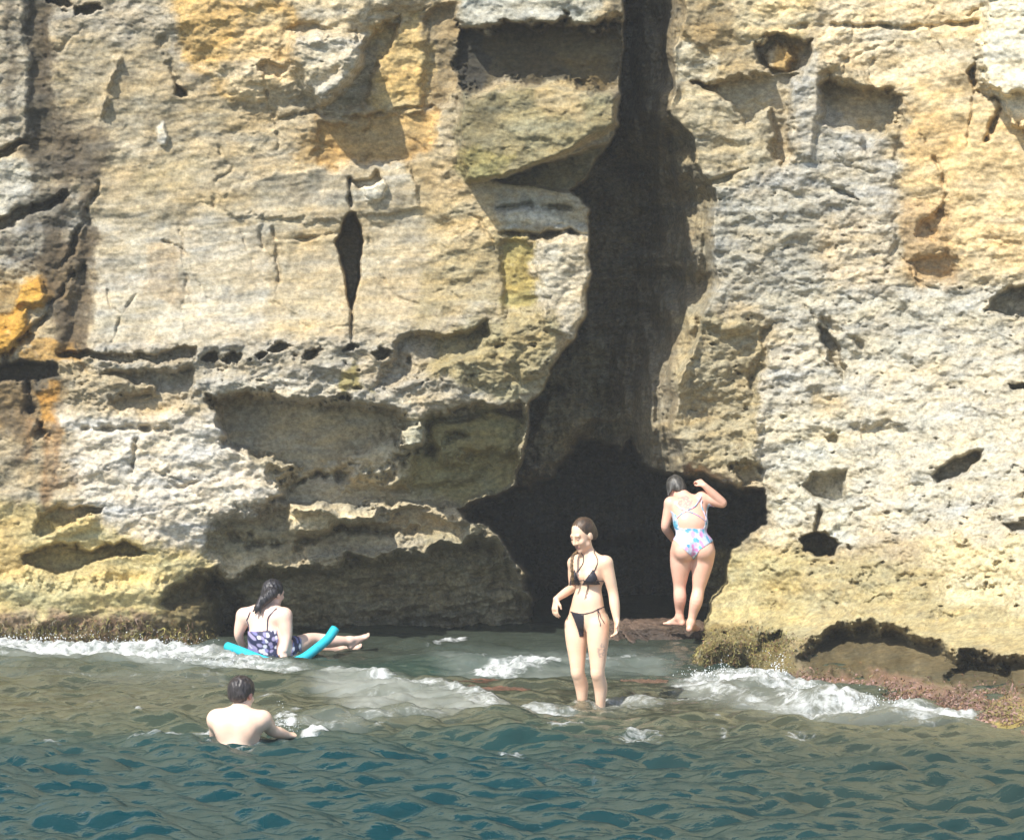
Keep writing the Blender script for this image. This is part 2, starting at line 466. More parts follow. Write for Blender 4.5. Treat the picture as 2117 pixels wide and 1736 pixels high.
# left edge: stained buttress, slots and orange blocks
D([(48, -30), (105, -30), (110, 220), (120, 300), (90, 330), (60, 300)], 0.12, 26)
D([(-20, 312), (50, 290), (62, 298), (20, 322), (-20, 338)], 0.28, 8, rag=0.8)
D([(-20, 452), (60, 425), (135, 398), (140, 408), (70, 446), (-20, 482)], 0.30, 8, rag=0.8)
DL([(200, 380), (188, 440), (165, 480), (150, 520), (110, 560)], 0.12, 6, rag=1.2)
D([(190, 430), (196, 520), (180, 700), (165, 760), (120, 740), (150, 600), (165, 500)], 0.08, 26)
DL([(170, 560), (110, 620), (60, 690), (10, 740)], 0.14, 7, rag=1.4)
D([(30, 590), (90, 582), (105, 610), (60, 640), (25, 630)], -0.14, 12)
D([(0, 660), (60, 640), (65, 690), (20, 730), (-20, 735)], -0.12, 12)
D([(-20, 752), (60, 748), (118, 752), (120, 775), (60, 790), (-20, 792)], 0.35, 10)
DL([(55, 790), (62, 850), (95, 900)], 0.16, 10, rag=1.5)
D([(90, -12), (130, -14), (150, 8), (120, 18), (95, 10)], 0.4, 6)
D([(150, 14), (200, 8), (215, 22), (180, 30), (152, 26)], 0.3, 6)
# foot of the left wall: two hollows under brows
D([(70, 1056), (140, 1046), (212, 1050), (205, 1066), (150, 1076), (90, 1112), (68, 1098)], 0.30, 8, bot=0.5)
D([(92, 1074), (180, 1068), (200, 1080), (170, 1108), (110, 1118)], -0.08, 12)
D([(44, 1150), (110, 1128), (200, 1128), (262, 1118), (312, 1140), (290, 1152), (200, 1156), (150, 1186), (80, 1178), (50, 1168)], 0.48, 8, bot=0.6)
D([(-30, 1190), (320, 1200), (440, 1230), (460, 1320), (460, 1400), (-30, 1400)], -0.22, 50, rag=2)

# ---------------- shape: right wall
D([(1400, 60), (1470, 110), (1490, 190), (1400, 215), (1385, 160)], 0.08, 20)
D([(1560, 92), (1610, 70), (1660, 85), (1684, 78), (1672, 120), (1650, 150), (1600, 152), (1565, 130)], 0.36, 9)
D([(1575, 105), (1615, 90), (1640, 118), (1625, 145), (1590, 140)], -0.22, 10)
D([(1430, 175), (1530, 158), (1620, 150), (1650, 152), (1634, 200), (1634, 330), (1615, 338), (1598, 322), (1594, 300), (1602, 270), (1596, 225), (1545, 262), (1500, 205)], 0.27, 9, bot=0.8)
D([(1640, 140), (1680, 90), (1720, 70), (1760, 110), (1700, 150), (1690, 260), (1680, 330), (1636, 330), (1630, 230)], -0.10, 18)
D([(1694, 176), (1716, 150), (1745, 175), (1782, 180), (1840, 182), (1866, 202), (1852, 250), (1796, 312), (1770, 285), (1700, 250)], 0.46, 18, bot=0.4, rag=1.4)
D([(1700, 120), (1760, 130), (1810, 170), (1866, 200), (1840, 182), (1782, 176), (1720, 150)], -0.08, 10)
DL([(1640, 55), (1740, 52), (1850, 58), (2020, 50)], 0.10, 5, rag=0.5)
D([(2030, -60), (2200, -60), (2300, 100), (2200, 280), (2100, 262), (2080, 225), (2035, 180), (2026, 100), (2040, 40)], -0.40, 14)
D([(2034, 176), (2080, 200), (2140, 180), (2220, 230), (2110, 262), (2078, 226)], 0.25, 8)
DL([(2030, 120), (2010, 150), (2020, 190), (2070, 215), (2055, 270), (2040, 290)], 0.16, 6, rag=0.7)
DL([(1900, 285), (1930, 320), (1945, 355), (1950, 420), (1925, 470)], 0.06, 6, rag=1.2)
DL([(1860, 210), (1858, 330), (1850, 520)], 0.05, 9, rag=0.8)
D([(1455, 378), (1490, 360), (1530, 352), (1545, 345), (1500, 375), (1462, 390)], 0.12, 6, rag=0.5)
D([(1715, 390), (1760, 398), (1775, 410), (1740, 412), (1725, 405)], 0.12, 6)
D([(1900, 470), (1940, 430), (1960, 440), (1930, 500), (1905, 500)], 0.12, 9)
D([(1880, 540), (1960, 520), (1990, 545), (1975, 575), (1910, 570)], 0.12, 12, bot=1.5)
D([(2065, 610), (2090, 590), (2140, 590), (2140, 650), (2090, 650), (2040, 645)], 0.45, 9)
D([(1690, 670), (1715, 680), (1750, 770), (1745, 780), (1712, 745)], 0.30, 7, rag=0.8)
DL([(1700, 660), (1760, 700), (1790, 740)], 0.10, 8, rag=1)
D([(1570, 680), (1592, 672), (1580, 800), (1560, 840), (1548, 800)], 0.16, 10)
D([(1440, 660), (1500, 680), (1570, 690), (1560, 860), (1490, 900), (1420, 900), (1400, 820), (1440, 740)], 0.12, 22)
D([(1400, 905), (1440, 870), (1520, 880), (1560, 900), (1580, 1000), (1500, 1000), (1425, 960)], -0.08, 18)
D([(1510, 975), (1540, 950), (1580, 960), (1578, 1000), (1530, 1005)], 0.25, 8)
DL([(1568, 860), (1560, 940), (1580, 1000)], -0.08, 12)
D([(1925, 985), (1960, 958), (2010, 935), (2034, 928), (2030, 950), (1980, 985), (1935, 1000)], 0.42, 6, rag=0.5)
D([(1660, 1000), (1690, 980), (1748, 978), (1745, 1040), (1712, 1046), (1690, 1028)], 0.34, 8, rag=0.7)
D([(1690, 1045), (1700, 1060), (1685, 1100), (1676, 1095)], 0.20, 6, rag=0.5)
D([(1656, 1118), (1680, 1098), (1712, 1100), (1735, 1118), (1725, 1140), (1695, 1150), (1662, 1138)], 1.0, 5, rag=0.6)
D([(1705, 905), (1725, 895), (1738, 905), (1728, 918), (1712, 918)], 0.14, 5)
D([(1760, 880), (1830, 870), (1880, 890), (1860, 960), (1800, 930)], 0.10, 14)
D([(2080, 800), (2140, 798), (2140, 812), (2088, 812)], 0.25, 5)
D([(2070, 1085), (2140, 1066), (2140, 1086), (2090, 1110)], 0.22, 6)
for px, py, pw, ph in ((1880, 1190, 30, 8), (1985, 1192, 24, 7), (2050, 1215, 40, 9), (1770, 1200, 22, 6), (1840, 1105, 26, 7), (2000, 1128, 26, 7),
                       (1930, 1075, 26, 6), (1955, 1270, 40, 9), (2060, 1160, 22, 8), (1890, 1020, 22, 6), (2040, 1040, 26, 6), (1820, 1240, 30, 6), (1590, 1180, 26, 7), (1610, 1250, 24, 6), (1800, 1020, 20, 6), (2095, 980, 20, 6)):
    D([(px - pw, py + 3), (px - pw * .2, py - ph), (px + pw, py - ph * .8), (px + pw * .5, py + ph * .6), (px - pw * .4, py + ph)], 0.065, 10, rag=2.2)
# arch over the shaded weed hollow at the right foot
D([(1640, 1352), (1690, 1318), (1745, 1292), (1800, 1284), (1850, 1296), (1905, 1318), (1960, 1345), (2010, 1352), (2060, 1362), (2140, 1356), (2800, 1350),
   (2800, 1470), (2140, 1462), (2060, 1450), (1960, 1420), (1850, 1400), (1740, 1398), (1660, 1385)], 0.88, 34, bot=0.55, rag=1.5)
D([(1955, 1390), (2010, 1370), (2090, 1380), (2110, 1440), (2060, 1455), (1990, 1440)], 0.3, 10)
D([(1560, 1312), (1610, 1300), (1625, 1320), (1600, 1345), (1565, 1340)], 0.35, 8)
D([(1440, 1330), (1480, 1310), (1540, 1325), (1530, 1380), (1460, 1385)], -0.15, 16)

# ---------------- hairline fractures
fr_ = np.random.default_rng(77)
for _ in range(46):
    a_, b_ = fr_.uniform(0, 2117), fr_.uniform(0, 1150)
    ang = fr_.choice([fr_.normal(-0.1, 0.25), fr_.normal(1.45, 0.3)]); L_ = []
    for _k in range(fr_.integers(4, 9)):
        L_.append((a_, b_)); ang += fr_.normal(0, 0.35); st_ = fr_.uniform(14, 34)
        a_ += st_ * math.cos(ang); b_ += st_ * math.sin(ang)
    DL(L_, fr_.uniform(0.012, 0.04), fr_.uniform(2.5, 4.5), rag=0.8)

# ---------------- relief common to all rock
wn1 = fbm(U0 / 130, V0 / 110, 4, 0.5, seed=21)
strat_c = V0 + 0.10 * U0 + 22 * fbm(U0 / 160, V0 / 160, 3, seed=31)
strat = fbm(U0 / 260, strat_c / 15, 4, 0.55, seed=41)
inside = sstep(30.6, 31.2, Y)
Y += (-0.13 * wn1).astype(np.float32)
crag = fbm(U0 / 105 + 0.5 * wn1, V0 / 80, 4, 0.5, seed=23, ridged=True)
Y += (-(0.012 + 0.085 * RGH) * (crag - 0.45)).astype(np.float32)
Y += (0.013 * strat * (1.15 - 0.5 * RGH)).astype(np.float32)
d1, d2, cid = worley(U0 / 58 + 0.3 * wn1, strat_c / 34, 2)
Y += (RGH * 0.036 * (d1 - 0.45) + RGH * 0.032 * (cid - 0.5) * sstep(0.0, 0.22, d2 - d1)).astype(np.float32)
d1, d2, cid2 = worley(U0 / 21 + 0.4 * perlin(U0 / 30, V0 / 30, 5), strat_c / 13, 6)
Y += (RGH * 0.022 * (d1 - 0.45) + RGH * 0.015 * (cid2 - 0.5)).astype(np.float32)
big = fbm(U0 / 60, V0 / 42, 5, 0.58, seed=51)
Y += ((0.020 + 0.075 * RGH) * big).astype(np.float32)
fine = fbm(U0 / 13, V0 / 9, 3, 0.62, seed=61)
Y += ((0.004 + 0.015 * RGH) * fine).astype(np.float32)
Y += (inside * (0.75 * fbm(U0 / 85, V0 / 70, 6, 0.60, seed=71) + 0.30 * fbm(U0 / 150, strat_c / 26, 5, 0.6, seed=73))).astype(np.float32)
# scattered solution pits in the crumbly zones
pn = fbm(U0 / 26, V0 / 15, 3, 0.5, seed=81)
Y += (0.12 * np.clip(RGH - 0.35, 0, 1) * sstep(0.22, 0.42, pn)).astype(np.float32)

# ---------------- colours of the stone, with some light and shade painted in
BEIGE = (0.42, 0.345, 0.225); GREY = (0.375, 0.33, 0.25); PALE = (0.49, 0.45, 0.36); OCHRE = (0.52, 0.36, 0.155); ORANGE = (0.45, 0.235, 0.05)
DARK = (0.095, 0.082, 0.06); BROWN = (0.20, 0.145, 0.085); YGREEN = (0.42, 0.37, 0.17); CREAM = (0.55, 0.475, 0.34); WHITE = (0.60, 0.56, 0.47)
OLIVE = (0.20, 0.185, 0.085); PINK = (0.27, 0.175, 0.14); TAN = (0.36, 0.285, 0.175); BLUEGREY = (0.45, 0.405, 0.315)
C([(-30, -30), (340, -30), (420, 200), (330, 330), (-30, 300)], GREY, 60)
C([(110, 90), (330, 80), (470, 240), (420, 320), (200, 330), (110, 250)], (0.37, 0.315, 0.215), 40)
C([(345, -30), (620, 20), (600, 110), (540, 215), (470, 200), (380, 120)], OCHRE, 30)
C([(420, 140), (520, 110), (600, 150), (590, 215), (520, 215)], (0.60, 0.48, 0.30), 30)
C([(500, 30), (620, 60), (570, 130), (480, 110)], (0.55, 0.43, 0.25), 30, a=0.8)
C([(620, 70), (755, 70), (750, 120), (700, 200), (660, 210), (610, 170)], PALE, 22)
C([(590, -30), (850, -30), (780, 50), (640, 60)], (0.48, 0.42, 0.30), 30)
C([(770, 60), (880, 20), (900, 200), (850, 240), (770, 215), (790, 130)], (0.48, 0.36, 0.17), 26)
C([(870, 20), (945, 10), (945, 200), (905, 230), (890, 100)], (0.26, 0.205, 0.12), 22)
C([(660, 240), (905, 225), (905, 300), (840, 330), (690, 350), (600, 320)], (0.40, 0.275, 0.125), 30)
C([(800, 240), (910, 235), (900, 285), (810, 275)], (0.52, 0.36, 0.16), 22)
C([(560, 350), (700, 350), (830, 328), (858, 340), (860, 425), (640, 440), (450, 440)], (0.41, 0.36, 0.265), 26)
C([(742, 378), (800, 372), (805, 392), (782, 416), (745, 416)], (0.66, 0.60, 0.47), 8, rag=0.5)
C([(780, 340), (850, 335), (855, 380), (800, 380)], PALE, 16)
C([(850, 330), (960, 300), (970, 420), (930, 560), (870, 440)], (0.42, 0.335, 0.20), 30)
C([(200, 440), (420, 440), (560, 460), (560, 700), (190, 700)], BLUEGREY, 40)
C([(300, 510), (380, 520), (378, 640), (300, 610)], (0.42, 0.345, 0.24), 22)
C([(560, 450), (900, 430), (890, 640), (800, 690), (560, 690)], (0.43, 0.365, 0.25), 40)
C([(880, 430), (1030, 400), (1030, 560), (920, 600), (890, 640)], (0.46, 0.37, 0.22), 36)
C([(880, 560), (1060, 460), (1110, 660), (1000, 680), (830, 700)], (0.30, 0.255, 0.15), 40, a=0.7)
C([(1040, 500), (1110, 500), (1110, 680), (1040, 660)], (0.34, 0.28, 0.11), 20)
C([(1105, 495), (1222, 490), (1212, 640), (1170, 700), (1120, 670)], (0.47, 0.425, 0.33), 18)
C([(200, 260), (420, 300), (440, 430), (200, 460)], (0.43, 0.365, 0.25), 50)
C([(322, 262), (338, 250), (346, 280), (336, 302), (324, 290)], WHITE, 6, rag=0.5)
C([(380, 400), (420, 330), (320, 330), (250, 420)], (0.44, 0.37, 0.23), 40, a=0.7)
# vertical dark stains and the stained buttress on the left
C([(48, -30), (108, -30), (112, 210), (130, 270), (190, 300), (200, 340), (130, 380), (60, 330), (50, 160)], (0.10, 0.085, 0.06), 24)
C([(0, 60), (50, 40), (55, 250), (0, 260)], (0.34, 0.305, 0.235), 30)
C([(95, 270), (200, 260), (250, 330), (190, 370), (100, 360)], (0.115, 0.098, 0.072), 26, a=0.85)
C([(-20, 340), (60, 330), (60, 420), (-20, 440)], (0.44, 0.415, 0.345), 18)
C([(60, 400), (190, 400), (180, 540), (60, 560), (-20, 540), (-20, 490)], (0.34, 0.31, 0.25), 30)
C([(80, 500), (188, 480), (182, 740), (120, 740), (90, 600)], (0.12, 0.092, 0.058), 24, a=0.9)
C([(20, 585), (100, 578), (112, 612), (60, 650), (70, 690), (30, 738), (-20, 740), (-20, 650)], (0.44, 0.255, 0.055), 14, rag=1.3)
C([(-20, 590), (30, 580), (20, 640), (-20, 660)], (0.30, 0.215, 0.10), 14)
C([(62, 700), (150, 700), (160, 750), (60, 748)], (0.38, 0.225, 0.06), 14, a=0.8)
C([(-20, 745), (120, 745), (130, 800), (-20, 800)], DARK, 14)
C([(-20, 795), (140, 790), (130, 900), (-20, 900)], (0.23, 0.165, 0.085), 26)
C([(75, 800), (125, 790), (130, 890), (85, 900)], ORANGE, 14, a=0.75)
C([(-20, 900), (150, 890), (160, 1010), (80, 1060), (-20, 1040)], (0.37, 0.31, 0.21), 40)
for pts in ([(98, 900), (100, 960), (92, 1040)], [(118, 880), (122, 1000)], [(160, 920), (150, 1000)], [(60, 880), (50, 950)], [(106, 1000), (96, 1080)]):
    CL(pts, (0.22, 0.13, 0.06), 11, 0.7)
for pts in ([(70, 200), (66, 480)], [(90, 300), (96, 540)], [(20, 0), (18, 240)], [(112, 400), (108, 560)]):
    CL(pts, (0.09, 0.078, 0.057), 12, 0.75, rag=1.6)
for pts, wd in (([(130, 240), (150, 330), (120, 420), (130, 520)], 22), ([(176, 360), (186, 480), (176, 620), (168, 730)], 14), ([(100, 480), (110, 600), (140, 700)], 18), ([(40, 760), (50, 860)], 18), ([(20, 500), (70, 540), (120, 560)], 14), ([(10, 840), (40, 900), (30, 960)], 12), ([(90, 40), (96, 180)], 14)):
    CL(pts, (0.10, 0.08, 0.055), wd, 0.75, rag=2.2)
# dark panel by the crack, and green slope below it
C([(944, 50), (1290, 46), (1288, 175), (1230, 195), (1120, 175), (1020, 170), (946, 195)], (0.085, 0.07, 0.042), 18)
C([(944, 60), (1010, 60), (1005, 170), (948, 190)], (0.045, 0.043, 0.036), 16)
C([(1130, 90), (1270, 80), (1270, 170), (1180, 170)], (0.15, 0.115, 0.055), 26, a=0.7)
C([(950, -40), (1250, -40), (1240, 46), (950, 46)], (0.40, 0.39, 0.33), 20)
C([(950, 195), (1080, 178), (1276, 195), (1274, 265), (1150, 330), (1016, 376), (960, 370)], (0.255, 0.225, 0.13), 22)
C([(950, 190), (1040, 190), (1040, 300), (960, 310)], (0.15, 0.135, 0.08), 24, a=0.8)
C([(1100, 180), (1220, 180), (1200, 240), (1120, 250)], (0.42, 0.34, 0.20), 24, a=0.7)
C([(960, 310), (1060, 320), (1016, 376), (962, 372)], (0.24, 0.21, 0.09), 20)
C([(1016, 378), (1272, 292), (1180, 402), (1090, 390)], (0.20, 0.175, 0.10), 10, rag=0.6)  # slab's underside painted darker for the shade it lies in
C([(1034, 400), (1215, 400), (1222, 480), (1040, 480)], (0.36, 0.34, 0.27), 24)
C([(1050, 420), (1150, 440), (1150, 460), (1050, 465)], (0.52, 0.49, 0.40), 14, a=0.8)
# rough band
C([(190, 700), (560, 695), (830, 690), (960, 640), (1150, 640), (1150, 780), (1080, 830), (860, 850), (430, 830), (190, 760)], (0.37, 0.335, 0.265), 40)
C([(880, 680), (1150, 640), (1150, 770), (1060, 830), (900, 790)], (0.33, 0.285, 0.165), 36)
C([(430, 770), (780, 780), (860, 840), (430, 825)], (0.43, 0.405, 0.345), 26)
C([(700, 770), (740, 740), (760, 800), (700, 830)], (0.26, 0.23, 0.11), 18)
# lower left, pale crystalline face, then algae band
C([(130, 850), (420, 860), (600, 960), (570, 1040), (440, 1080), (430, 1150), (310, 1120), (160, 1060)], (0.57, 0.525, 0.445), 50)
C([(-20, 1030), (140, 1060), (310, 1120), (440, 1160), (520, 1170), (430, 1200), (320, 1220), (200, 1250), (-20, 1240)], (0.50, 0.42, 0.21), 50)
C([(-20, 1190), (460, 1220), (470, 1290), (-20, 1280)], (0.44, 0.385, 0.20), 40)
C([(-20, 1060), (60, 1060), (60, 1200), (-20, 1200)], (0.46, 0.36, 0.17), 40)
C([(-20, 1265), (330, 1275), (470, 1320), (470, 1420), (-20, 1420)], (0.30, 0.225, 0.145), 34)
C([(90, 1280), (290, 1265), (330, 1310), (120, 1310)], (0.20, 0.14, 0.10), 26, a=0.7)
# under the overhang: browner stone with olive weed
C([(430, 830), (860, 860), (1090, 840), (1090, 1000), (960, 1060), (600, 1050)], (0.41, 0.37, 0.275), 26)
C([(880, 860), (1090, 850), (1090, 1000), (960, 1050), (820, 1000)], (0.31, 0.275, 0.14), 40)
C([(430, 1075), (1000, 1090), (1060, 1150), (1124, 1300), (1124, 1500), (440, 1500)], (0.33, 0.295, 0.20), 26)
C([(596, 1040), (700, 1050), (776, 1052), (770, 1076), (640, 1108), (598, 1102)], (0.55, 0.48, 0.33), 12, rag=0.8)  # sunlit knobs and ledge edges painted paler than the rock around
C([(820, 872), (880, 868), (880, 910), (838, 928)], (0.50, 0.46, 0.33), 10, rag=0.8)
C([(430, 1150), (530, 1140), (540, 1178), (440, 1190)], (0.52, 0.46, 0.33), 14)
C([(600, 1130), (880, 1095), (880, 1140), (600, 1162)], (0.40, 0.35, 0.25), 20)
# cave stone, its colour darkened to carry the cave's shade
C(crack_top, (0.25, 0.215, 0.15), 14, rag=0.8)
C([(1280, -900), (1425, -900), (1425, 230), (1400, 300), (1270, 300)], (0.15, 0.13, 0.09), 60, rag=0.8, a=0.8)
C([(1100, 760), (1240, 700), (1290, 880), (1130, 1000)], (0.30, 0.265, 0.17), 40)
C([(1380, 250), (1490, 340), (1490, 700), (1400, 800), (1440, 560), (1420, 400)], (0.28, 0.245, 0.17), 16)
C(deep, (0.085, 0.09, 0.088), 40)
# right wall
C([(1400, -40), (1480, -40), (1570, 100), (1490, 200), (1395, 210)], (0.36, 0.29, 0.175), 30)
C([(1400, 80), (1490, 110), (1480, 170), (1395, 170)], (0.50, 0.45, 0.33), 18)
C([(1420, 20), (1520, 20), (1500, 110), (1440, 120)], (0.25, 0.19, 0.10), 24, a=0.8)
C([(1520, -40), (1680, -40), (1660, 80), (1520, 90)], (0.56, 0.46, 0.28), 26)
C([(1380, 190), (1600, 180), (1600, 330), (1470, 390), (1440, 300)], (0.39, 0.345, 0.245), 26)
C([(1600, 90), (1660, 100), (1640, 150), (1600, 145)], (0.36, 0.25, 0.11), 12, rag=0.8)
C([(1640, 130), (1690, 90), (1700, 200), (1850, 320), (1850, 560), (1640, 640), (1470, 600), (1480, 400), (1640, 330)], (0.40, 0.38, 0.33), 40)
C([(1680, -40), (2040, -40), (2040, 130), (1870, 200), (1780, 150), (1700, 110)], (0.57, 0.48, 0.33), 30)
C([(1870, 170), (2140, 240), (2140, 560), (1980, 560), (1880, 420)], (0.58, 0.455, 0.27), 36)
C([(1865, 220), (2010, 240), (1990, 320), (1870, 360)], (0.56, 0.40, 0.205), 26)
C([(2030, -40), (2200, -40), (2200, 260), (2080, 230), (2030, 170)], (0.66, 0.605, 0.47), 16, rag=1)
C([(1480, 400), (1700, 420), (1700, 640), (1480, 640)], (0.35, 0.335, 0.285), 40)
C([(1700, 450), (1860, 430), (1860, 600), (1700, 610)], (0.46, 0.40, 0.30), 36)
C([(1860, 420), (1960, 420), (1990, 590), (1880, 600)], (0.40, 0.29, 0.165), 26, a=0.85)
C([(1600, 600), (2140, 580), (2140, 860), (1600, 800)], (0.42, 0.40, 0.34), 60)
C([(1400, 650), (1580, 660), (1580, 1000), (1400, 960)], (0.34, 0.295, 0.195), 26)
C([(1580, 700), (1700, 720), (1640, 1000), (1570, 1000)], (0.44, 0.415, 0.355), 26)
C([(1750, 740), (2140, 760), (2140, 1150), (1750, 1100)], (0.46, 0.43, 0.355), 50)
C([(1590, 850), (1760, 850), (1760, 1120), (1590, 1120)], (0.48, 0.455, 0.375), 40)
C([(1460, 1130), (1640, 1130), (2140, 1210), (2140, 1360), (1640, 1340), (1440, 1310)], (0.37, 0.32, 0.185), 60)
C([(1470, 1150), (1660, 1150), (1650, 1300), (1450, 1300)], (0.40, 0.345, 0.185), 40)
C([(1900, 1120), (2140, 1120), (2140, 1260), (1960, 1240)], (0.55, 0.48, 0.31), 50)
C([(1640, 1345), (1800, 1290), (1960, 1345), (2140, 1365), (2140, 1440), (1850, 1400), (1680, 1400)], (0.16, 0.135, 0.08), 30)  # arch's shade painted into the hollow as dark olive
C([(1640, 1390), (1740, 1395), (1850, 1395), (1960, 1420), (2140, 1450), (2800, 1500), (2140, 1600), (1800, 1600), (1600, 1500)], (0.29, 0.185, 0.145), 18)
C([(2040, 1440), (2140, 1450), (2140, 1530), (2050, 1500)], (0.42, 0.36, 0.14), 20)
C([(1380, 1320), (1440, 1300), (1620, 1300), (1640, 1400), (1600, 1460), (1380, 1460)], (0.25, 0.21, 0.10), 26)

for q_, c_ in C_LATER:
    C(q_, c_, 26)
# weathering of the stone: mottled lichen, ochre iron bands, dark crust flecks
m1 = fbm(U0 / 75, V0 / 60, 5, 0.6, seed=101)
m2 = fbm(U0 / 190, strat_c / 26, 5, 0.6, seed=111)
m3 = fbm(U0 / 22, V0 / 16, 4, 0.6, seed=121)
sunward = sstep(1150, 1750, U0 + 0 * V0)  # right wall painted slightly lighter, standing in for its tilt towards the sun
COL *= (0.96 + 0.02 * sunward)[..., None] * np.stack([1 + 0 * sunward, 1 + 0 * sunward, 0.985 - 0.015 * sunward], -1)
COL *= (1 + 0.45 * m1)[..., None]
COL *= np.stack([1 + 0.30 * m2, 1 + 0.12 * m2, 1 - 0.28 * m2], -1)
crust = sstep(0.16, 0.36, m3) * (0.25 + 0.55 * RGH) * 0.75
COL += (np.array((0.13, 0.105, 0.075), np.float32) - COL) * crust[..., None] * (0.5 + 0.25 * RGH)[..., None]
pale = sstep(0.20, 0.40, fbm(U0 / 30, V0 / 20, 4, 0.6, seed=131)) * (0.2 + 0.5 * RGH)
COL += (np.array((0.60, 0.56, 0.46), np.float32) - COL) * pale[..., None] * 0.45 * (1 - inside)[..., None] * sstep(0.12, 0.32, COL.mean(-1))[..., None]
damp = fbm(U0 / 16, V0 / 150, 4, 0.6, seed=151) + 0.6 * fbm(U0 / 70, strat_c / 18, 4, 0.6, seed=153)
COL *= (1 + inside * 0.65 * damp)[..., None]
band = sstep(1080, 1180, V0 + 60 * m1) * sstep(1.0, 0.0, inside)
rust = sstep(0.0, 0.35, fbm(U0 / 42, V0 / 24, 5, 0.62, seed=141)) * band
COL += (np.array((0.24, 0.185, 0.095), np.float32) - COL) * rust[..., None] * 0.5
np.clip(COL, 0.02, 0.75, out=COL)

XW = (U0 - CU) / FU * Y
ZW = CAM_H - (V0 - HV) / FU * Y
wetness = sstep(0.35, 0.0, ZW + 0.25 * m1)
COL *= (1 - 0.35 * wetness)[..., None]
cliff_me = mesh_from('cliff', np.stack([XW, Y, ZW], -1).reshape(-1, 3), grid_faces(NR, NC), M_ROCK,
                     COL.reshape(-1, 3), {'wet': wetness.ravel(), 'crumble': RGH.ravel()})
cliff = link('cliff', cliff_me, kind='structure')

def cliff_range(a, b):
    i = int(np.clip(np.searchsorted(gu, a), 0, NC - 1)); j = int(np.clip(np.searchsorted(gv, b), 0, NR - 1))
    return float(Y[j, i])

# ================================================================== SEA
def sea_spectrum(n, size, peak, spread_dir, spread_pow, seed):
    r = np.random.default_rng(seed)
    k1 = np.fft.fftfreq(n, size / n) * 2 * np.pi
    KX, KY = np.meshgrid(k1, k1)
    K = np.hypot(KX, KY); K[0, 0] = 1e-6
    kp = 2 * np.pi / peak
    ct = (KX * math.sin(spread_dir) + KY * math.cos(spread_dir)) / K
    A = np.exp(-(kp / K) ** 2 * 1.2) / K ** 3.5 * (np.abs(ct) ** spread_pow + 0.06) * np.exp(-(K * 0.010) ** 2)
    A[0, 0] = 0
    h = np.sqrt(A) * (r.normal(size=(n, n)) + 1j * r.normal(size=(n, n)))
    H = np.fft.ifft2(h)
    DX = np.fft.ifft2(-1j * KX / K * h).real
    DY = np.fft.ifft2(-1j * KY / K * h).real
    H = H.real
    s = H.std()
    return H / s, DX / s, DY / s

SN, SL = 1024, 13.0
SH, SDX, SDY = sea_spectrum(SN, SL, 0.42, math.radians(14), 2.0, 5)

def tile(T, x, y, size=SL):
    fx = (x / size * SN) % SN; fy = (y / size * SN) % SN
    i = fx.astype(np.int32); j = fy.astype(np.int32)
    tx = fx - i; ty = fy - j
    i %= SN; j %= SN
    i1 = (i + 1) % SN; j1 = (j + 1) % SN
    return (T[j, i] * (1 - tx) + T[j, i1] * tx) * (1 - ty) + (T[j1, i] * (1 - tx) + T[j1, i1] * tx) * ty

sx = axis(-150, -5.2, 5.2, 150, 0.0145, 1.09)
sy = axis(-150, 18.3, 30.6, 36, 0.021, 1.07)
SX, SY = np.meshgrid(sx, sy)
PU = SX / np.maximum(SY, 3) * FU + CU          # bearings of each point of the calm sea
PV = HV + CAM_H * FU / np.maximum(SY, 3)
PW = PU + 30 * fbm(SX * 1.6, SY * 0.8, 3, seed=201)
PX = PV + 14 * fbm(SX * 1.3 + 9, SY * 0.9, 3, seed=205)

def smask(poly, e=24, stretch=2.6):
    P = [(a, b * stretch) for a, b in poly]
    out = np.zeros(SX.shape, np.float32)
    a0 = min(p[0] for p in P) - 90; a1 = max(p[0] for p in P) + 90
    b0 = min(p[1] for p in P) - 120; b1 = max(p[1] for p in P) + 120
    sel = (PU > a0) & (PU < a1) & (PV * stretch > b0) & (PV * stretch < b1)
    sd = poly_sd(P, PW[sel], PX[sel] * stretch)
    out[sel] = sstep(-e, e, sd)
    return out

def sline(pts, width, stretch=2.6):
    d = line_d([(a, b * stretch) for a, b in pts], PW, PX * stretch)
    return np.exp(-(d / width) ** 2).astype(np.float32)

amp = 0.0115 * (0.55 + 0.45 * sstep(27.5, 23.0, SY)) * sstep(31.5, 28.5, SY) + 0.006
near = sstep(60, 25, np.hypot(SX, SY - 24))
amp = amp * (0.15 + 0.85 * near)
gust = 1 + 0.5 * fbm(SX * 0.35, SY * 0.28, 3, seed=211)
H = amp * gust * tile(SH, SX * 0.55, SY)
chop = 0.95
DXs = chop * amp * gust * tile(SDX, SX * 0.55, SY); DYs = chop * amp * gust * tile(SDY, SX * 0.55, SY)
# a second, longer set crossing it
H += 2.0 * amp * tile(SH, SX * 0.26 + 3, SY * 0.34 + 5)
# low swell and breaking rollers
def roller(pts, height, back, front):
    """crest line given as (x, y); steep towards the shore side when front < back"""
    P = np.array(pts)
    cy = np.interp(SX, P[:, 0], P[:, 1]) + 0.18 * fbm(SX * 1.1, SX * 0 + height * 50, 3, seed=221)
    d = SY - cy
    w = np.where(d < 0, back, front)
    env = sstep(P[0, 0] - 0.1, P[0, 0] + 0.9, SX) * sstep(P[-1, 0] + 0.1, P[-1, 0] - 0.9, SX)
    return height * env * np.exp(-(d / w) ** 2)

def pt(a, b):
    r = sea_range(b)
    return ((a - CU) / FU * r, r)

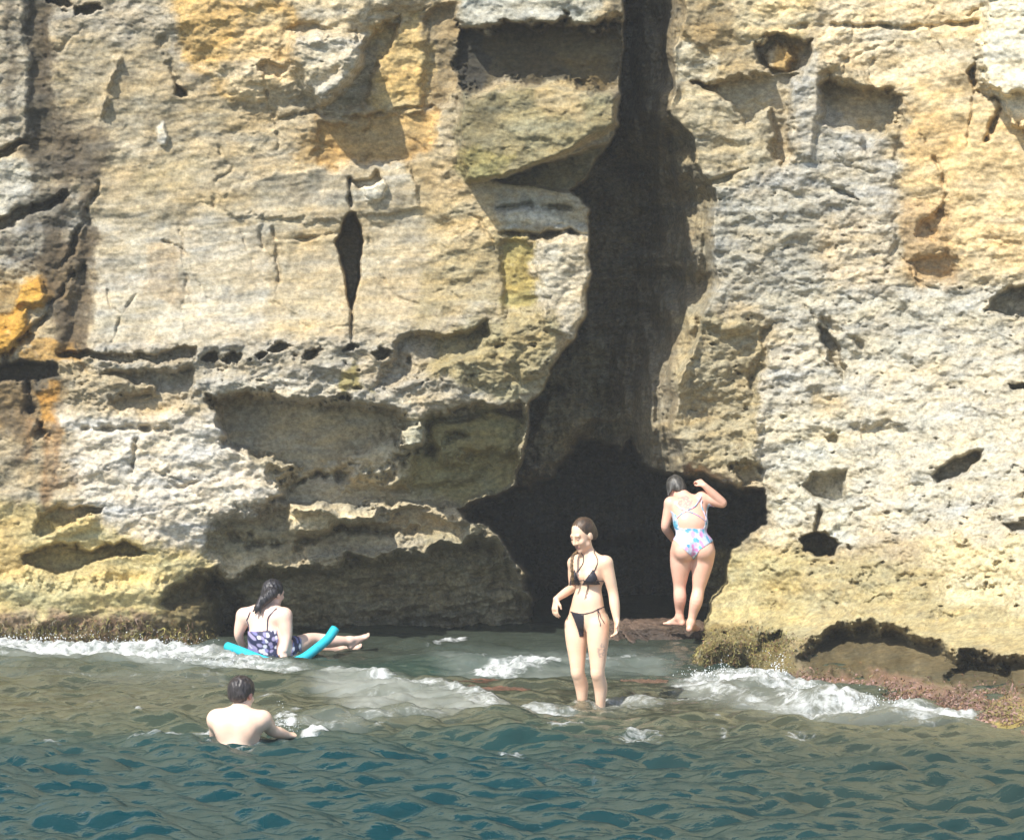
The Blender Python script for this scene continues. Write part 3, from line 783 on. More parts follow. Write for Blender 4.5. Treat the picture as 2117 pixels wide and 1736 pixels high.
H += roller([pt(-300, 1372), pt(0, 1374), pt(230, 1380), pt(420, 1398), pt(600, 1408), pt(760, 1410)], 0.085, 0.75, 0.40)
H += roller([pt(560, 1430), pt(690, 1400), pt(800, 1418), pt(930, 1432), pt(1075, 1474), pt(1160, 1484)], 0.085, 0.8, 0.30)
H += roller([pt(1380, 1440), pt(1560, 1430), pt(1700, 1452), pt(1830, 1482), pt(2000, 1500), pt(2200, 1504)], 0.07, 0.7, 0.35)
H += roller([pt(-100, 1552), pt(300, 1548), pt(700, 1545), pt(1100, 1530), pt(1500, 1545), pt(2200, 1540)], 0.045, 0.7, 0.6)
H += roller([pt(-300, 1640), pt(600, 1620), pt(1200, 1600), pt(2400, 1625)], 0.04, 0.9, 0.8)

# rings spreading from whoever stands or swims in the water
RING = []
for (a_, b_, r_, s_) in ((1208, 1463, 0.06, 0.010), (1244, 1466, 0.06, 0.010), (490, 1552, 0.19, 0.016), (592, 1524, 0.07, 0.014), (556, 1356, 0.24, 0.008)):
    x_, y_ = pt(a_, b_)
    d_ = np.hypot(SX - x_, SY - y_) - r_
    wob = d_ + 0.05 * fbm(SX * 4, SY * 4, 2, seed=219)
    H += s_ * np.cos(wob * 38) * np.exp(-np.abs(d_) / 0.16)
    RING.append(np.exp(-(wob / 0.045) ** 2) * 0.50 + np.exp(-((wob - 0.17) / 0.04) ** 2) * 0.22)
foam = np.zeros(SX.shape, np.float32); milk = foam.copy(); shoal = foam.copy()
def add(dst, m, a):
    np.maximum(dst, m * a, out=dst)

for rg in RING:
    add(foam, rg.astype(np.float32), 1.0)
# left wash
add(foam, smask([(-260, 1316), (20, 1320), (110, 1318), (170, 1306), (230, 1318), (300, 1330), (380, 1338), (450, 1342), (440, 1362), (380, 1380), (230, 1372), (-260, 1372)], 44), 1.0)
add(foam, smask([(300, 1338), (480, 1346), (560, 1366), (600, 1392), (480, 1398), (380, 1384), (280, 1364)], 44), 0.75)
add(milk, smask([(-260, 1316), (480, 1334), (640, 1392), (520, 1402), (200, 1380), (-260, 1378)], 40), 1.0)
# middle roller
add(milk, smask([(660, 1392), (700, 1388), (800, 1418), (900, 1432), (1000, 1446), (1075, 1472), (990, 1480), (860, 1482), (760, 1488), (700, 1452), (640, 1420)], 40), 1.0)
add(foam, smask([(690, 1384), (740, 1392), (810, 1418), (760, 1416), (700, 1402)], 16), 0.55)
add(foam, smask([(940, 1430), (1020, 1446), (1080, 1472), (1000, 1470), (940, 1454)], 16), 0.62)
add(foam, sline([(690, 1392), (800, 1420), (940, 1434), (1075, 1474)], 10), 0.62)
# behind: wash in the cave mouth
add(foam, smask([(970, 1386), (1030, 1372), (1130, 1368), (1160, 1380), (1080, 1392), (1000, 1394)], 14), 0.95)
add(foam, smask([(890, 1330), (935, 1316), (965, 1322), (930, 1338), (880, 1342)], 10), 0.75)
add(foam, smask([(1080, 1352), (1180, 1350), (1360, 1352), (1360, 1372), (1180, 1380), (1090, 1368)], 20), 0.45)
add(milk, smask([(880, 1350), (1120, 1340), (1400, 1346), (1380, 1392), (1160, 1408), (940, 1402)], 36), 0.55)
# right wash
add(foam, smask([(1406, 1412), (1440, 1396), (1490, 1404), (1560, 1400), (1610, 1386), (1640, 1408), (1700, 1432), (1790, 1450), (1820, 1470), (1790, 1486), (1700, 1492), (1640, 1478), (1690, 1462), (1600, 1440), (1500, 1420), (1420, 1432)], 26), 0.86)
add(foam, smask([(1790, 1476), (1860, 1462), (1950, 1478), (2045, 1490), (2020, 1500), (1900, 1502), (1800, 1494)], 24), 0.8)
add(milk, smask([(1390, 1400), (1620, 1390), (1820, 1460), (2060, 1488), (2000, 1506), (1700, 1500), (1400, 1450)], 36), 0.7)
# sweeping wash from the left edge past the bathers to the right ledge
for pts, wd, af_, am_ in (([(380, 1372), (520, 1392), (640, 1396), (720, 1404)], 26, 0.62, 0.9), ([(700, 1398), (820, 1424), (960, 1440), (1090, 1474), (1180, 1482)], 22, 0.66, 0.9),
                          ([(1000, 1478), (900, 1486), (760, 1494), (640, 1500)], 20, 0.40, 0.6), ([(1250, 1462), (1330, 1456), (1420, 1446), (1520, 1452), (1640, 1472)], 24, 0.52, 0.85),
                          ([(1400, 1424), (1500, 1436), (1600, 1452), (1700, 1478)], 20, 0.66, 0.8), ([(800, 1356), (900, 1352), (1010, 1364), (1100, 1372)], 14, 0.45, 0.5),
                          ([(1130, 1362), (1180, 1358), (1280, 1362), (1380, 1370)], 16, 0.52, 0.6), ([(-200, 1392), (100, 1398), (300, 1412), (460, 1420)], 18, 0.25, 0.35)):
    s_ = sline(pts, wd); add(foam, s_, af_); add(milk, s_, am_)
# flecks in the front
for poly, a in (([(260, 1548), (330, 1524), (420, 1520), (400, 1544), (320, 1552)], 0.66), ([(630, 1540), (650, 1526), (692, 1524), (680, 1540)], 0.9),
                ([(986, 1530), (1000, 1512), (1048, 1504), (1064, 1514), (1040, 1528), (1005, 1528)], 0.86), ([(1045, 1518), (1064, 1512), (1080, 1524), (1050, 1526)], 0.8),
                ([(556, 1500), (590, 1484), (620, 1494), (612, 1512), (570, 1516)], 0.95), ([(400, 1528), (436, 1510), (440, 1540), (420, 1545)], 0.75),
                ([(1260, 1540), (1310, 1520), (1380, 1524), (1370, 1545), (1300, 1552)], 0.62), ([(1590, 1540), (1640, 1524), (1700, 1530), (1650, 1548)], 0.5),
                ([(1480, 1540), (1500, 1512), (1512, 1540)], 0.5), ([(40, 1560), (100, 1540), (140, 1552), (90, 1562)], 0.45), ([(1030, 1570), (1070, 1564), (1090, 1576), (1050, 1580)], 0.7)):
    add(foam, smask(poly, 12, 2.2), a)
# random small caps on the highest crests
caps = sstep(2.3, 3.2, tile(SH, SX * 0.55, SY)) * sstep(20.5, 23.5, SY) * sstep(28, 25, SY)
add(foam, caps.astype(np.float32), 0.55)
# lace: foam gathers in streaks and nets
wx_ = 0.35 * fbm(SX * 1.7, SY * 1.2, 3, seed=281); wy_ = 0.35 * fbm(SX * 1.7 + 5, SY * 1.2, 3, seed=283)
net = fbm((SX + wx_) * 3.0, (SY + wy_) * 2.2, 4, 0.62, seed=285, ridged=True)
net2 = fbm((SX - wx_) * 8.0, (SY + wy_) * 4.0, 3, 0.6, seed=287, ridged=True)
lace = sstep(0.15, 0.85, 0.6 * net + 0.4 * net2)
foam = foam * (0.50 + 0.62 * lace)
# thin trails drifting off the wash
trail = sstep(0.55, 0.9, fbm((SX + wx_) * 0.9, (SY + wy_) * 2.4, 5, 0.62, seed=289, ridged=True)) * (0.55 * milk + 0.28 * shoal)
add(foam, trail.astype(np.float32), 0.62)
# where the foam is, water is lumpy
lump = fbm(SX * 9, SY * 6, 4, 0.6, seed=231)
H += (0.07 * np.clip(foam, 0, 1) * (0.3 + 1.3 * lump) + 0.02 * milk * lump) * near
# shallows over the reef in front of the cave
add(shoal, smask([(-260, 1372), (560, 1404), (690, 1396), (900, 1440), (1180, 1400), (1420, 1400), (1640, 1440), (2200, 1500), (2200, 1548), (1500, 1530), (1100, 1496), (900, 1510), (420, 1500), (-260, 1510)], 120, 2.2), 1.0)
add(shoal, smask([(820, 1402), (1190, 1406), (1400, 1410), (1400, 1444), (1080, 1462), (880, 1436)], 30), 1.0)

t = sstep(21.4, 24.6, SY + 0.9 * fbm(SX * 0.5, SY * 0.5, 3, seed=241))[..., None]
deepc = np.array((0.003, 0.037, 0.046), np.float32); midc = np.array((0.024, 0.054, 0.044), np.float32); shoc = np.array((0.098, 0.094, 0.058), np.float32)
rightc = np.array((0.024, 0.040, 0.032), np.float32)  # greyer tint painted in for the cliff's reflection on the right
SC = deepc * (1 - t) + midc * t
rt = (sstep(-0.5, 3.0, SX + 1.2 * fbm(SX * 0.4, SY * 0.4, 3, seed=251)) * sstep(17, 20, SY))[..., None]
SC = SC + (rightc - SC) * rt * 0.7
SC = SC + (shoc - SC) * (shoal * (0.62 + 0.6 * fbm(SX * 1.2, SY * 0.9, 4, seed=261)).clip(0, 1))[..., None]
SC = SC + (np.array((0.30, 0.315, 0.285), np.float32) - SC) * (milk * (0.60 + 1.1 * fbm(SX * 1.6, SY * 2.6, 5, 0.6, seed=271)).clip(0, 1))[..., None]
back = (sstep(27.3, 29.0, SY + 0.5 * fbm(SX * 0.9, SY * 1.6, 4, seed=275)) * (1 - 0.8 * milk))[..., None]
SC = SC + (np.array((0.040, 0.046, 0.034), np.float32) - SC) * back * 0.85
clear = (0.10 + 0.30 * shoal) * (1 - 0.8 * milk)

m, nd, lk, out = new_mat('sea_water')
ac = N(nd, 'ShaderNodeAttribute', attribute_name='Col')
af = N(nd, 'ShaderNodeAttribute', attribute_name='foam')
acl = N(nd, 'ShaderNodeAttribute', attribute_name='clear')
tc = N(nd, 'ShaderNodeTexCoord')
mp = N(nd, 'ShaderNodeMapping'); mp.inputs['Scale'].default_value = (0.75, 1, 1)
lk.new(tc.outputs['Object'], mp.inputs[0])
rip = N(nd, 'ShaderNodeTexNoise', Scale=11.0, Detail=4.0, Roughness=0.6, Distortion=0.6)
lk.new(mp.outputs[0], rip.inputs['Vector'])
bmp = N(nd, 'ShaderNodeBump', Strength=0.45, Distance=0.03)
lk.new(rip.outputs['Fac'], bmp.inputs['Height'])
dif = N(nd, 'ShaderNodeBsdfDiffuse'); lk.new(ac.outputs['Color'], dif.inputs['Color']); lk.new(bmp.outputs[0], dif.inputs['Normal'])
tr = N(nd, 'ShaderNodeBsdfTransparent'); tr.inputs['Color'].default_value = (0.72, 0.84, 0.78, 1)
mx = N(nd, 'ShaderNodeMixShader'); lk.new(acl.outputs['Fac'], mx.inputs[0]); lk.new(dif.outputs[0], mx.inputs[1]); lk.new(tr.outputs[0], mx.inputs[2])
gl = N(nd, 'ShaderNodeBsdfGlossy', Roughness=0.17); gl.inputs['Color'].default_value = (0.86, 0.93, 0.84, 1); lk.new(bmp.outputs[0], gl.inputs['Normal'])
fr = N(nd, 'ShaderNodeFresnel', IOR=1.333); lk.new(bmp.outputs[0], fr.inputs['Normal'])
ash = N(nd, 'ShaderNodeAttribute', attribute_name='shine')
fp = N(nd, 'ShaderNodeMath', operation='POWER'); fp.inputs[1].default_value = 2.0; lk.new(fr.outputs[0], fp.inputs[0])
fm = N(nd, 'ShaderNodeMath', operation='MULTIPLY'); lk.new(fp.outputs[0], fm.inputs[0]); lk.new(ash.outputs['Fac'], fm.inputs[1])
mx2 = N(nd, 'ShaderNodeMixShader'); lk.new(fm.outputs[0], mx2.inputs[0]); lk.new(mx.outputs[0], mx2.inputs[1]); lk.new(gl.outputs[0], mx2.inputs[2])
fn = N(nd, 'ShaderNodeTexNoise', Scale=6.5, Detail=9.0, Roughness=0.74, Distortion=1.6); lk.new(mp.outputs[0], fn.inputs['Vector'])
ma = N(nd, 'ShaderNodeMath', operation='MULTIPLY_ADD'); ma.inputs[1].default_value = 2.2; ma.inputs[2].default_value = -1.15
lk.new(fn.outputs['Fac'], ma.inputs[0])
mb = N(nd, 'ShaderNodeMath', operation='ADD'); lk.new(af.outputs['Fac'], mb.inputs[0]); lk.new(ma.outputs[0], mb.inputs[1])
mr = N(nd, 'ShaderNodeMapRange'); mr.inputs['From Min'].default_value = 0.20; mr.inputs['From Max'].default_value = 1.12
mr.interpolation_type = 'SMOOTHSTEP'
lk.new(mb.outputs[0], mr.inputs['Value'])
fd = N(nd, 'ShaderNodeBsdfDiffuse'); fd.inputs['Color'].default_value = (0.66, 0.68, 0.67, 1)
fb = N(nd, 'ShaderNodeBump', Strength=0.7, Distance=0.05); lk.new(fn.outputs['Fac'], fb.inputs['Height']); lk.new(fb.outputs[0], fd.inputs['Normal'])
mx3 = N(nd, 'ShaderNodeMixShader'); lk.new(mr.outputs[0], mx3.inputs[0]); lk.new(mx2.outputs[0], mx3.inputs[1]); lk.new(fd.outputs[0], mx3.inputs[2])
lk.new(mx3.outputs[0], out.inputs[0])
M_SEA = m

sea_v = np.stack([SX + DXs, SY + DYs, H], -1).reshape(-1, 3)
sea = link('sea_water', mesh_from('sea_water', sea_v, grid_faces(*SX.shape), M_SEA, SC.reshape(-1, 3),
           {'foam': foam.ravel(), 'clear': clear.ravel(), 'shine': ((0.22 + 0.20 * shoal) * (1 - 0.75 * np.clip(milk, 0, 1))).ravel()}), kind='structure')

# seabed: shelving sand and rock under the water
bx = axis(-150, -8, 8, 150, 0.25, 1.25); by = axis(-150, 12, 34, 40, 0.25, 1.25)
BX, BY = np.meshgrid(bx, by)
BZ = -0.32 - 2.4 * sstep(25.5, 17.5, BY) - 2 * sstep(15, -60, BY) + 0.12 * fbm(BX * 0.8, BY * 0.8, 4, seed=301)
BC = np.array((0.25, 0.20, 0.125), np.float32) * (1 + 0.6 * fbm(BX * 1.1, BY * 1.1, 4, seed=311))[..., None]
seabed = link('seabed', mesh_from('seabed', np.stack([BX, BY, BZ], -1).reshape(-1, 3), grid_faces(*BX.shape), M_ROCK, BC.reshape(-1, 3),
              {'wet': np.ones(BX.size)}), kind='structure')

# ================================================================== LOOSE ROCKS
def ico(sub):
    import bmesh
    b = bmesh.new(); bmesh.ops.create_icosphere(b, subdivisions=sub, radius=1.0)
    v = np.array([p.co[:] for p in b.verts]); f = np.array([[q.index for q in p.verts] for p in b.faces])
    b.free()
    return v, f

def rock(name, centre, radii, seed, colours, label, flat=0.0, rough=0.16, tilt=0.0, sub=7, power=0.75):
    v, f = ico(sub)
    s = np.sign(v) * np.abs(v) ** power
    n = fbm(v[:, 0] * 1.3 + v[:, 2] * 0.8, v[:, 1] * 1.3 - v[:, 2] * 0.9, 5, 0.55, seed=seed)
    n2 = fbm(v[:, 0] * 6 + v[:, 2] * 3.1, v[:, 1] * 6 - v[:, 2] * 2.3, 6, 0.66, seed=seed + 3)
    s = s * (1 + rough * 1.9 * n + rough * 1.3 * n2)[:, None]
    p = s * np.array(radii)
    if flat:
        p[:, 2] = np.where(p[:, 2] > flat, flat + (p[:, 2] - flat) * 0.3 + 0.05 * n2 * (p[:, 2] > 0), p[:, 2])
    c, sn = math.cos(tilt), math.sin(tilt)
    x, z = p[:, 0].copy(), p[:, 2].copy()
    p[:, 0] = c * x - sn * z; p[:, 2] = sn * x + c * z
    cc = np.asarray(colours[0]) + (np.asarray(colours[1]) - np.asarray(colours[0])) * sstep(-0.2, 0.25, n2 + n)[:, None]
    wet = sstep(0.22, 0.0, p[:, 2] + centre[2])
    me = mesh_from(name, p, f, M_ROCK, cc, {'wet': wet, 'crumble': np.full(len(p), 0.9)})
    return link(name, me, label=label, category='rock', loc=centre)

c0 = at(1352, 1312, 30.2)
rock('rock_ledge', (c0[0], 30.35, -0.12), (0.60, 0.80, 0.34), 411, ((0.062, 0.046, 0.036), (0.15, 0.105, 0.08)), 'flat reddish brown rock ledge in the cave mouth under the person in floral swimsuit', flat=0.20, rough=0.20)
c0 = at(1010, 1424, 26.6)
rock('rock_shelf', (c0[0] + 0.10, 26.35, -0.11), (0.78, 0.55, 0.17), 421, ((0.075, 0.048, 0.034), (0.19, 0.10, 0.066)), 'low wet red brown rock shelf awash left of the person in black bikini', flat=0.10, rough=0.12, tilt=-0.02)
c0 = at(1330, 1420, 26.7)
rock('wave_washed_rock', (c0[0], 26.6, -0.10), (0.32, 0.35, 0.15), 431, ((0.10, 0.07, 0.05), (0.17, 0.11, 0.08)), 'small dark wet rock awash right of the person in black bikini', flat=0.08, rough=0.14)
c0 = at(1225, 1466, 24.95)
rock('submerged_rock', (c0[0] + 0.02, 25.0, -0.24), (0.55, 0.45, 0.15), 441, ((0.22, 0.15, 0.08), (0.30, 0.21, 0.12)), 'brown rock just under the water beneath the feet of the person in black bikini', flat=0.06, rough=0.10)

# ================================================================== PEOPLE
def unit(v):
    v = np.asarray(v, float)
    return v / (np.linalg.norm(v) + 1e-12)

class Form:
    """smooth union of tapered limbs and ellipsoids, turned into one continuous skin"""
    def __init__(self, h=0.006):
        self.h = h; self.p = []
    def cap(self, a, b, r1, r2, k=0.02, op=1):
        self.p.append(('c', np.asarray(a, float), np.asarray(b, float), r1, r2, k, op))
    def chain(self, pts, rads, k=0.02):
        P = np.concatenate([np.asarray(pts, float), np.asarray(rads, float)[:, None]], 1)
        L = smooth_line(P, 4 * len(pts)) if len(pts) > 2 else P
        self.p.append(('l', L[:, :3], L[:, 3], 0, 0, k, 1))
    def ell(self, c, rad, ax=None, k=0.03, op=1):
        ax = np.eye(3) if ax is None else np.array([unit(a) for a in ax])
        self.p.append(('e', np.asarray(c, float), np.asarray(rad, float), ax, 0, k, op))
    def bounds(self):
        lo = np.full(3, 9e9); hi = -lo
        for q in self.p:
            if q[6] < 0:
                continue
            if q[0] == 'c':
                r = max(q[3], q[4])
                lo = np.minimum(lo, np.minimum(q[1], q[2]) - r); hi = np.maximum(hi, np.maximum(q[1], q[2]) + r)
            elif q[0] == 'l':
                r = q[2].max(); lo = np.minimum(lo, q[1].min(0) - r); hi = np.maximum(hi, q[1].max(0) + r)
            else:
                r = q[2].max(); lo = np.minimum(lo, q[1] - r); hi = np.maximum(hi, q[1] + r)
        return lo - 0.04, hi + 0.04
    def field(self):
        lo, hi = self.bounds(); h = self.h
        n = np.ceil((hi - lo) / h).astype(int) + 1
        F = np.full(n, 0.5, np.float32)
        self.lo = lo
        for q in self.p:
            k = q[5]
            if q[0] == 'c':
                r = max(q[3], q[4]) + 2 * k + 4 * h
                a = np.minimum(q[1], q[2]) - r; b = np.maximum(q[1], q[2]) + r
            elif q[0] == 'l':
                r = q[2].max() + 2 * k + 4 * h
                a = q[1].min(0) - r; b = q[1].max(0) + r
            else:
                r = q[2].max() + 2 * k + 4 * h
                a = q[1] - r; b = q[1] + r
            i0 = np.clip(np.floor((a - lo) / h).astype(int), 0, n); i1 = np.clip(np.ceil((b - lo) / h).astype(int) + 1, 0, n)
            if np.any(i1 <= i0):
                continue
            s = tuple(slice(i0[d], i1[d]) for d in range(3))
            g = np.meshgrid(*[lo[d] + h * np.arange(i0[d], i1[d]) for d in range(3)], indexing='ij')
            P = np.stack(g, -1).astype(np.float32)
            if q[0] == 'l':
                d = np.full(P.shape[:-1], 9.0, np.float32)
                for i in range(len(q[1]) - 1):
                    ab = (q[1][i + 1] - q[1][i]).astype(np.float32); w = P - q[1][i].astype(np.float32)
                    t = np.clip((w @ ab) / (ab @ ab + 1e-9), 0, 1)
                    np.minimum(d, np.linalg.norm(w - t[..., None] * ab, axis=-1) - (q[2][i] + (q[2][i + 1] - q[2][i]) * t).astype(np.float32), out=d)
            elif q[0] == 'c':
                ab = (q[2] - q[1]).astype(np.float32); w = P - q[1].astype(np.float32)
                t = np.clip((w @ ab) / (ab @ ab + 1e-9), 0, 1)
                d = np.linalg.norm(w - t[..., None] * ab, axis=-1) - (q[3] + (q[4] - q[3]) * t)
            else:
                l = (P - q[1].astype(np.float32)) @ q[3].T.astype(np.float32)
                k0 = np.linalg.norm(l / q[2].astype(np.float32), axis=-1)
                k1 = np.linalg.norm(l / (q[2] ** 2).astype(np.float32), axis=-1)
                d = np.where(k0 < 1e-3, -q[2].min(), k0 * (k0 - 1) / (k1 + 1e-9))
            f = F[s]
            if q[6] > 0:
                hh = np.maximum(k - np.abs(f - d), 0) / k
                F[s] = np.minimum(f, d) - hh * hh * k * 0.25
            else:
                hh = np.maximum(k - np.abs(f + d), 0) / k
                F[s] = np.maximum(f, -d) + hh * hh * k * 0.25
        self.F = F
        self.G = np.stack(np.gradient(F, h), -1)
        return F
    def sample(self, P):
        i = np.clip(np.round((np.asarray(P) - self.lo) / self.h).astype(int), 0, np.array(self.F.shape) - 1)
        return self.F[i[..., 0], i[..., 1], i[..., 2]], self.G[i[..., 0], i[..., 1], i[..., 2]]
    def snap(self, P, off=0.0):
        P = np.array(P, float)
        for _ in range(8):
            f, g = self.sample(P)
            P = P - ((f - off)[:, None] * g / (np.sum(g * g, -1, keepdims=True) + 1e-6)) * 0.8
        return P
    def skin(self, iso=0.0):
        F = self.F - iso; h = self.h
        S = F < 0
        c = [(i, j, k) for i in (0, 1) for j in (0, 1) for k in (0, 1)]
        n = np.array(F.shape) - 1
        cnt = np.zeros(n, np.int8)
        for i, j, k in c:
            cnt += S[i:n[0] + i, j:n[1] + j, k:n[2] + k]
        act = (cnt > 0) & (cnt < 8)
        idx = np.argwhere(act)
        ids = np.full(n, -1, np.int32); ids[act] = np.arange(len(idx))
        val = {o: F[idx[:, 0] + o[0], idx[:, 1] + o[1], idx[:, 2] + o[2]] for o in c}
        acc = np.zeros((len(idx), 3)); m = np.zeros(len(idx))
        for a in c:
            for d in range(3):
                if a[d] == 0:
                    b = list(a); b[d] = 1; b = tuple(b)
                    va, vb = val[a], val[b]
                    x = (va < 0) != (vb < 0)
                    t = np.where(x, va / (va - vb + 1e-12), 0)
                    p = np.array(a, float)[None] + np.eye(3)[d][None] * t[:, None]
                    acc[x] += p[x]; m[x] += 1
        V = self.lo + (idx + acc / m[:, None]) * h
        faces = []
        for d in range(3):
            e, f = [(1, 2), (2, 0), (0, 1)][d]
            sl0 = [slice(None)] * 3; sl1 = [slice(None)] * 3
            sl0[d] = slice(0, -1); sl1[d] = slice(1, None)
            cr = S[tuple(sl0)] != S[tuple(sl1)]
            q = np.argwhere(cr)
            q = q[(q[:, e] > 0) & (q[:, f] > 0) & (q[:, e] < n[e]) & (q[:, f] < n[f])]
            ue = np.eye(3, dtype=int)[e]; uf = np.eye(3, dtype=int)[f]
            g = lambda z: ids[z[:, 0], z[:, 1], z[:, 2]]
            quad = np.stack([g(q - ue - uf), g(q - uf), g(q), g(q - ue)], -1)
            flip = ~S[q[:, 0], q[:, 1], q[:, 2]]
            quad[flip] = quad[flip][:, ::-1]
            faces.append(quad)
        faces = np.concatenate(faces)
        faces = faces[(faces >= 0).all(1)]
        # light relaxing of the surface
        for _ in range(2):
            s = np.zeros_like(V); w = np.zeros(len(V))
            for a in range(4):
                np.add.at(s, faces[:, a], V[faces[:, (a + 1) % 4]]); np.add.at(w, faces[:, a], 1)
                np.add.at(s, faces[:, a], V[faces[:, (a - 1) % 4]]); np.add.at(w, faces[:, a], 1)
            V = V + 0.45 * (s / np.maximum(w, 1)[:, None] - V)
        return V, faces

def submesh(V, Fc, keep):
    f = Fc[keep]
    u, inv = np.unique(f, return_inverse=True)
    return V[u], inv.reshape(f.shape)

def tube(pts, rad, sides=7, closed_ends=True):
    pts = np.asarray(pts, float); n = len(pts)
    rad = np.broadcast_to(np.asarray(rad, float), (n,))
    tan = np.gradient(pts, axis=0); tan /= np.linalg.norm(tan, axis=1, keepdims=True) + 1e-9
    ref = np.array([0.31, 0.83, 0.46])
    V = []
    for p, t_, r in zip(pts, tan, rad):
        a = unit(np.cross(t_, ref)); b = np.cross(t_, a)
        for s in range(sides):
            w = 2 * np.pi * s / sides
            V.append(p + r * (math.cos(w) * a + math.sin(w) * b))
    Fc = []
    for i in range(n - 1):
        for s in range(sides):
            Fc.append([i * sides + s, i * sides + (s + 1) % sides, (i + 1) * sides + (s + 1) % sides, (i + 1) * sides + s])
    if closed_ends:
        for e, o in ((0, pts[0]), (n - 1, pts[-1])):
            V.append(o); k = len(V) - 1
            for s in range(sides):
                a, b = e * sides + s, e * sides + (s + 1) % sides
                Fc.append([k, b, a, a] if e == 0 else [k, a, b, b])
    return np.array(V), np.array(Fc)

def join(parts):
    vs, fs, o = [], [], 0
    for v, f in parts:
        vs.append(v); fs.append(np.asarray(f) + o); o += len(v)
    return np.concatenate(vs), np.concatenate(fs)

def smooth_line(pts, n=24):
    pts = np.asarray(pts, float)
    t = np.concatenate([[0], np.cumsum(np.linalg.norm(np.diff(pts, axis=0), axis=1))])
    return hermite(t, pts, np.linspace(0, t[-1], n))

# ---- materials for people
def skin_material():
    m, nd, lk, out = new_mat('skin')
    p = N(nd, 'ShaderNodeBsdfPrincipled', Roughness=0.34)
    a = N(nd, 'ShaderNodeAttribute', attribute_name='Col')
    tc = N(nd, 'ShaderNodeTexCoord'); n = N(nd, 'ShaderNodeTexNoise', Scale=14.0, Detail=4.0)
    lk.new(tc.outputs['Object'], n.inputs['Vector'])
    r = N(nd, 'ShaderNodeMapRange'); r.inputs['To Min'].default_value = 0.90; r.inputs['To Max'].default_value = 1.10
    lk.new(n.outputs['Fac'], r.inputs['Value'])
    v = N(nd, 'ShaderNodeVectorMath', operation='SCALE'); lk.new(a.outputs['Color'], v.inputs[0]); lk.new(r.outputs[0], v.inputs['Scale'])
    lk.new(v.outputs[0], p.inputs['Base Color'])
    lk.new(p.outputs[0], out.inputs[0])
    return m

def plain_material(name, rough=0.5, noise_amt=0.15, scale=30.0, aniso=(1, 1, 1), bump=0.0, spec=0.5):
    m, nd, lk, out = new_mat(name)
    p = N(nd, 'ShaderNodeBsdfPrincipled', Roughness=rough)
    p.inputs['Specular IOR Level'].default_value = spec
    a = N(nd, 'ShaderNodeAttribute', attribute_name='Col')
    tc = N(nd, 'ShaderNodeTexCoord'); mp = N(nd, 'ShaderNodeMapping'); mp.inputs['Scale'].default_value = aniso
    lk.new(tc.outputs['Object'], mp.inputs[0])
    n = N(nd, 'ShaderNodeTexNoise', Scale=scale, Detail=5.0); lk.new(mp.outputs[0], n.inputs['Vector'])
    r = N(nd, 'ShaderNodeMapRange'); r.inputs['From Min'].default_value = 0.3; r.inputs['From Max'].default_value = 0.7
    r.inputs['To Min'].default_value = 1 - noise_amt; r.inputs['To Max'].default_value = 1 + noise_amt
    lk.new(n.outputs['Fac'], r.inputs['Value'])
    v = N(nd, 'ShaderNodeVectorMath', operation='SCALE'); lk.new(a.outputs['Color'], v.inputs[0]); lk.new(r.outputs[0], v.inputs['Scale'])
    lk.new(v.outputs[0], p.inputs['Base Color'])
    if bump:
        b = N(nd, 'ShaderNodeBump', Strength=bump, Distance=0.006); lk.new(n.outputs['Fac'], b.inputs['Height']); lk.new(b.outputs[0], p.inputs['Normal'])
    lk.new(p.outputs[0], out.inputs[0])
    return m

M_SKIN = skin_material()
M_HAIR = plain_material('wet_hair', 0.46, 0.6, 60.0, (1, 1, 0.22), 0.8)
M_CLOTH = plain_material('swimwear', 0.55, 0.12, 40.0)
M_EYE = plain_material('eye', 0.15, 0.02)

def spots(V, cols, freq, seed, base):
    """printed fabric: patches of several colours"""
    x = V[:, 0] * freq + V[:, 1] * freq * 0.6; y = V[:, 2] * freq - V[:, 1] * freq * 0.5
    d1, d2, cid = worley(x, y, seed)
    out = np.tile(np.asarray(base, np.float32), (len(V), 1))
    for i, c in enumerate(cols):
        lo = i / len(cols) * 0.9
        k = ((cid >= lo) & (cid < lo + 0.9 / len(cols)))
        w = (sstep(0.62, 0.42, d1) * k)[:, None]
        out += (np.asarray(c) - out) * w
    return out

def head_frame(f, u):
    f = unit(f); u = np.asarray(u, float); u = unit(u - f * (u @ f)); l = np.cross(u, f)
    return f, u, l

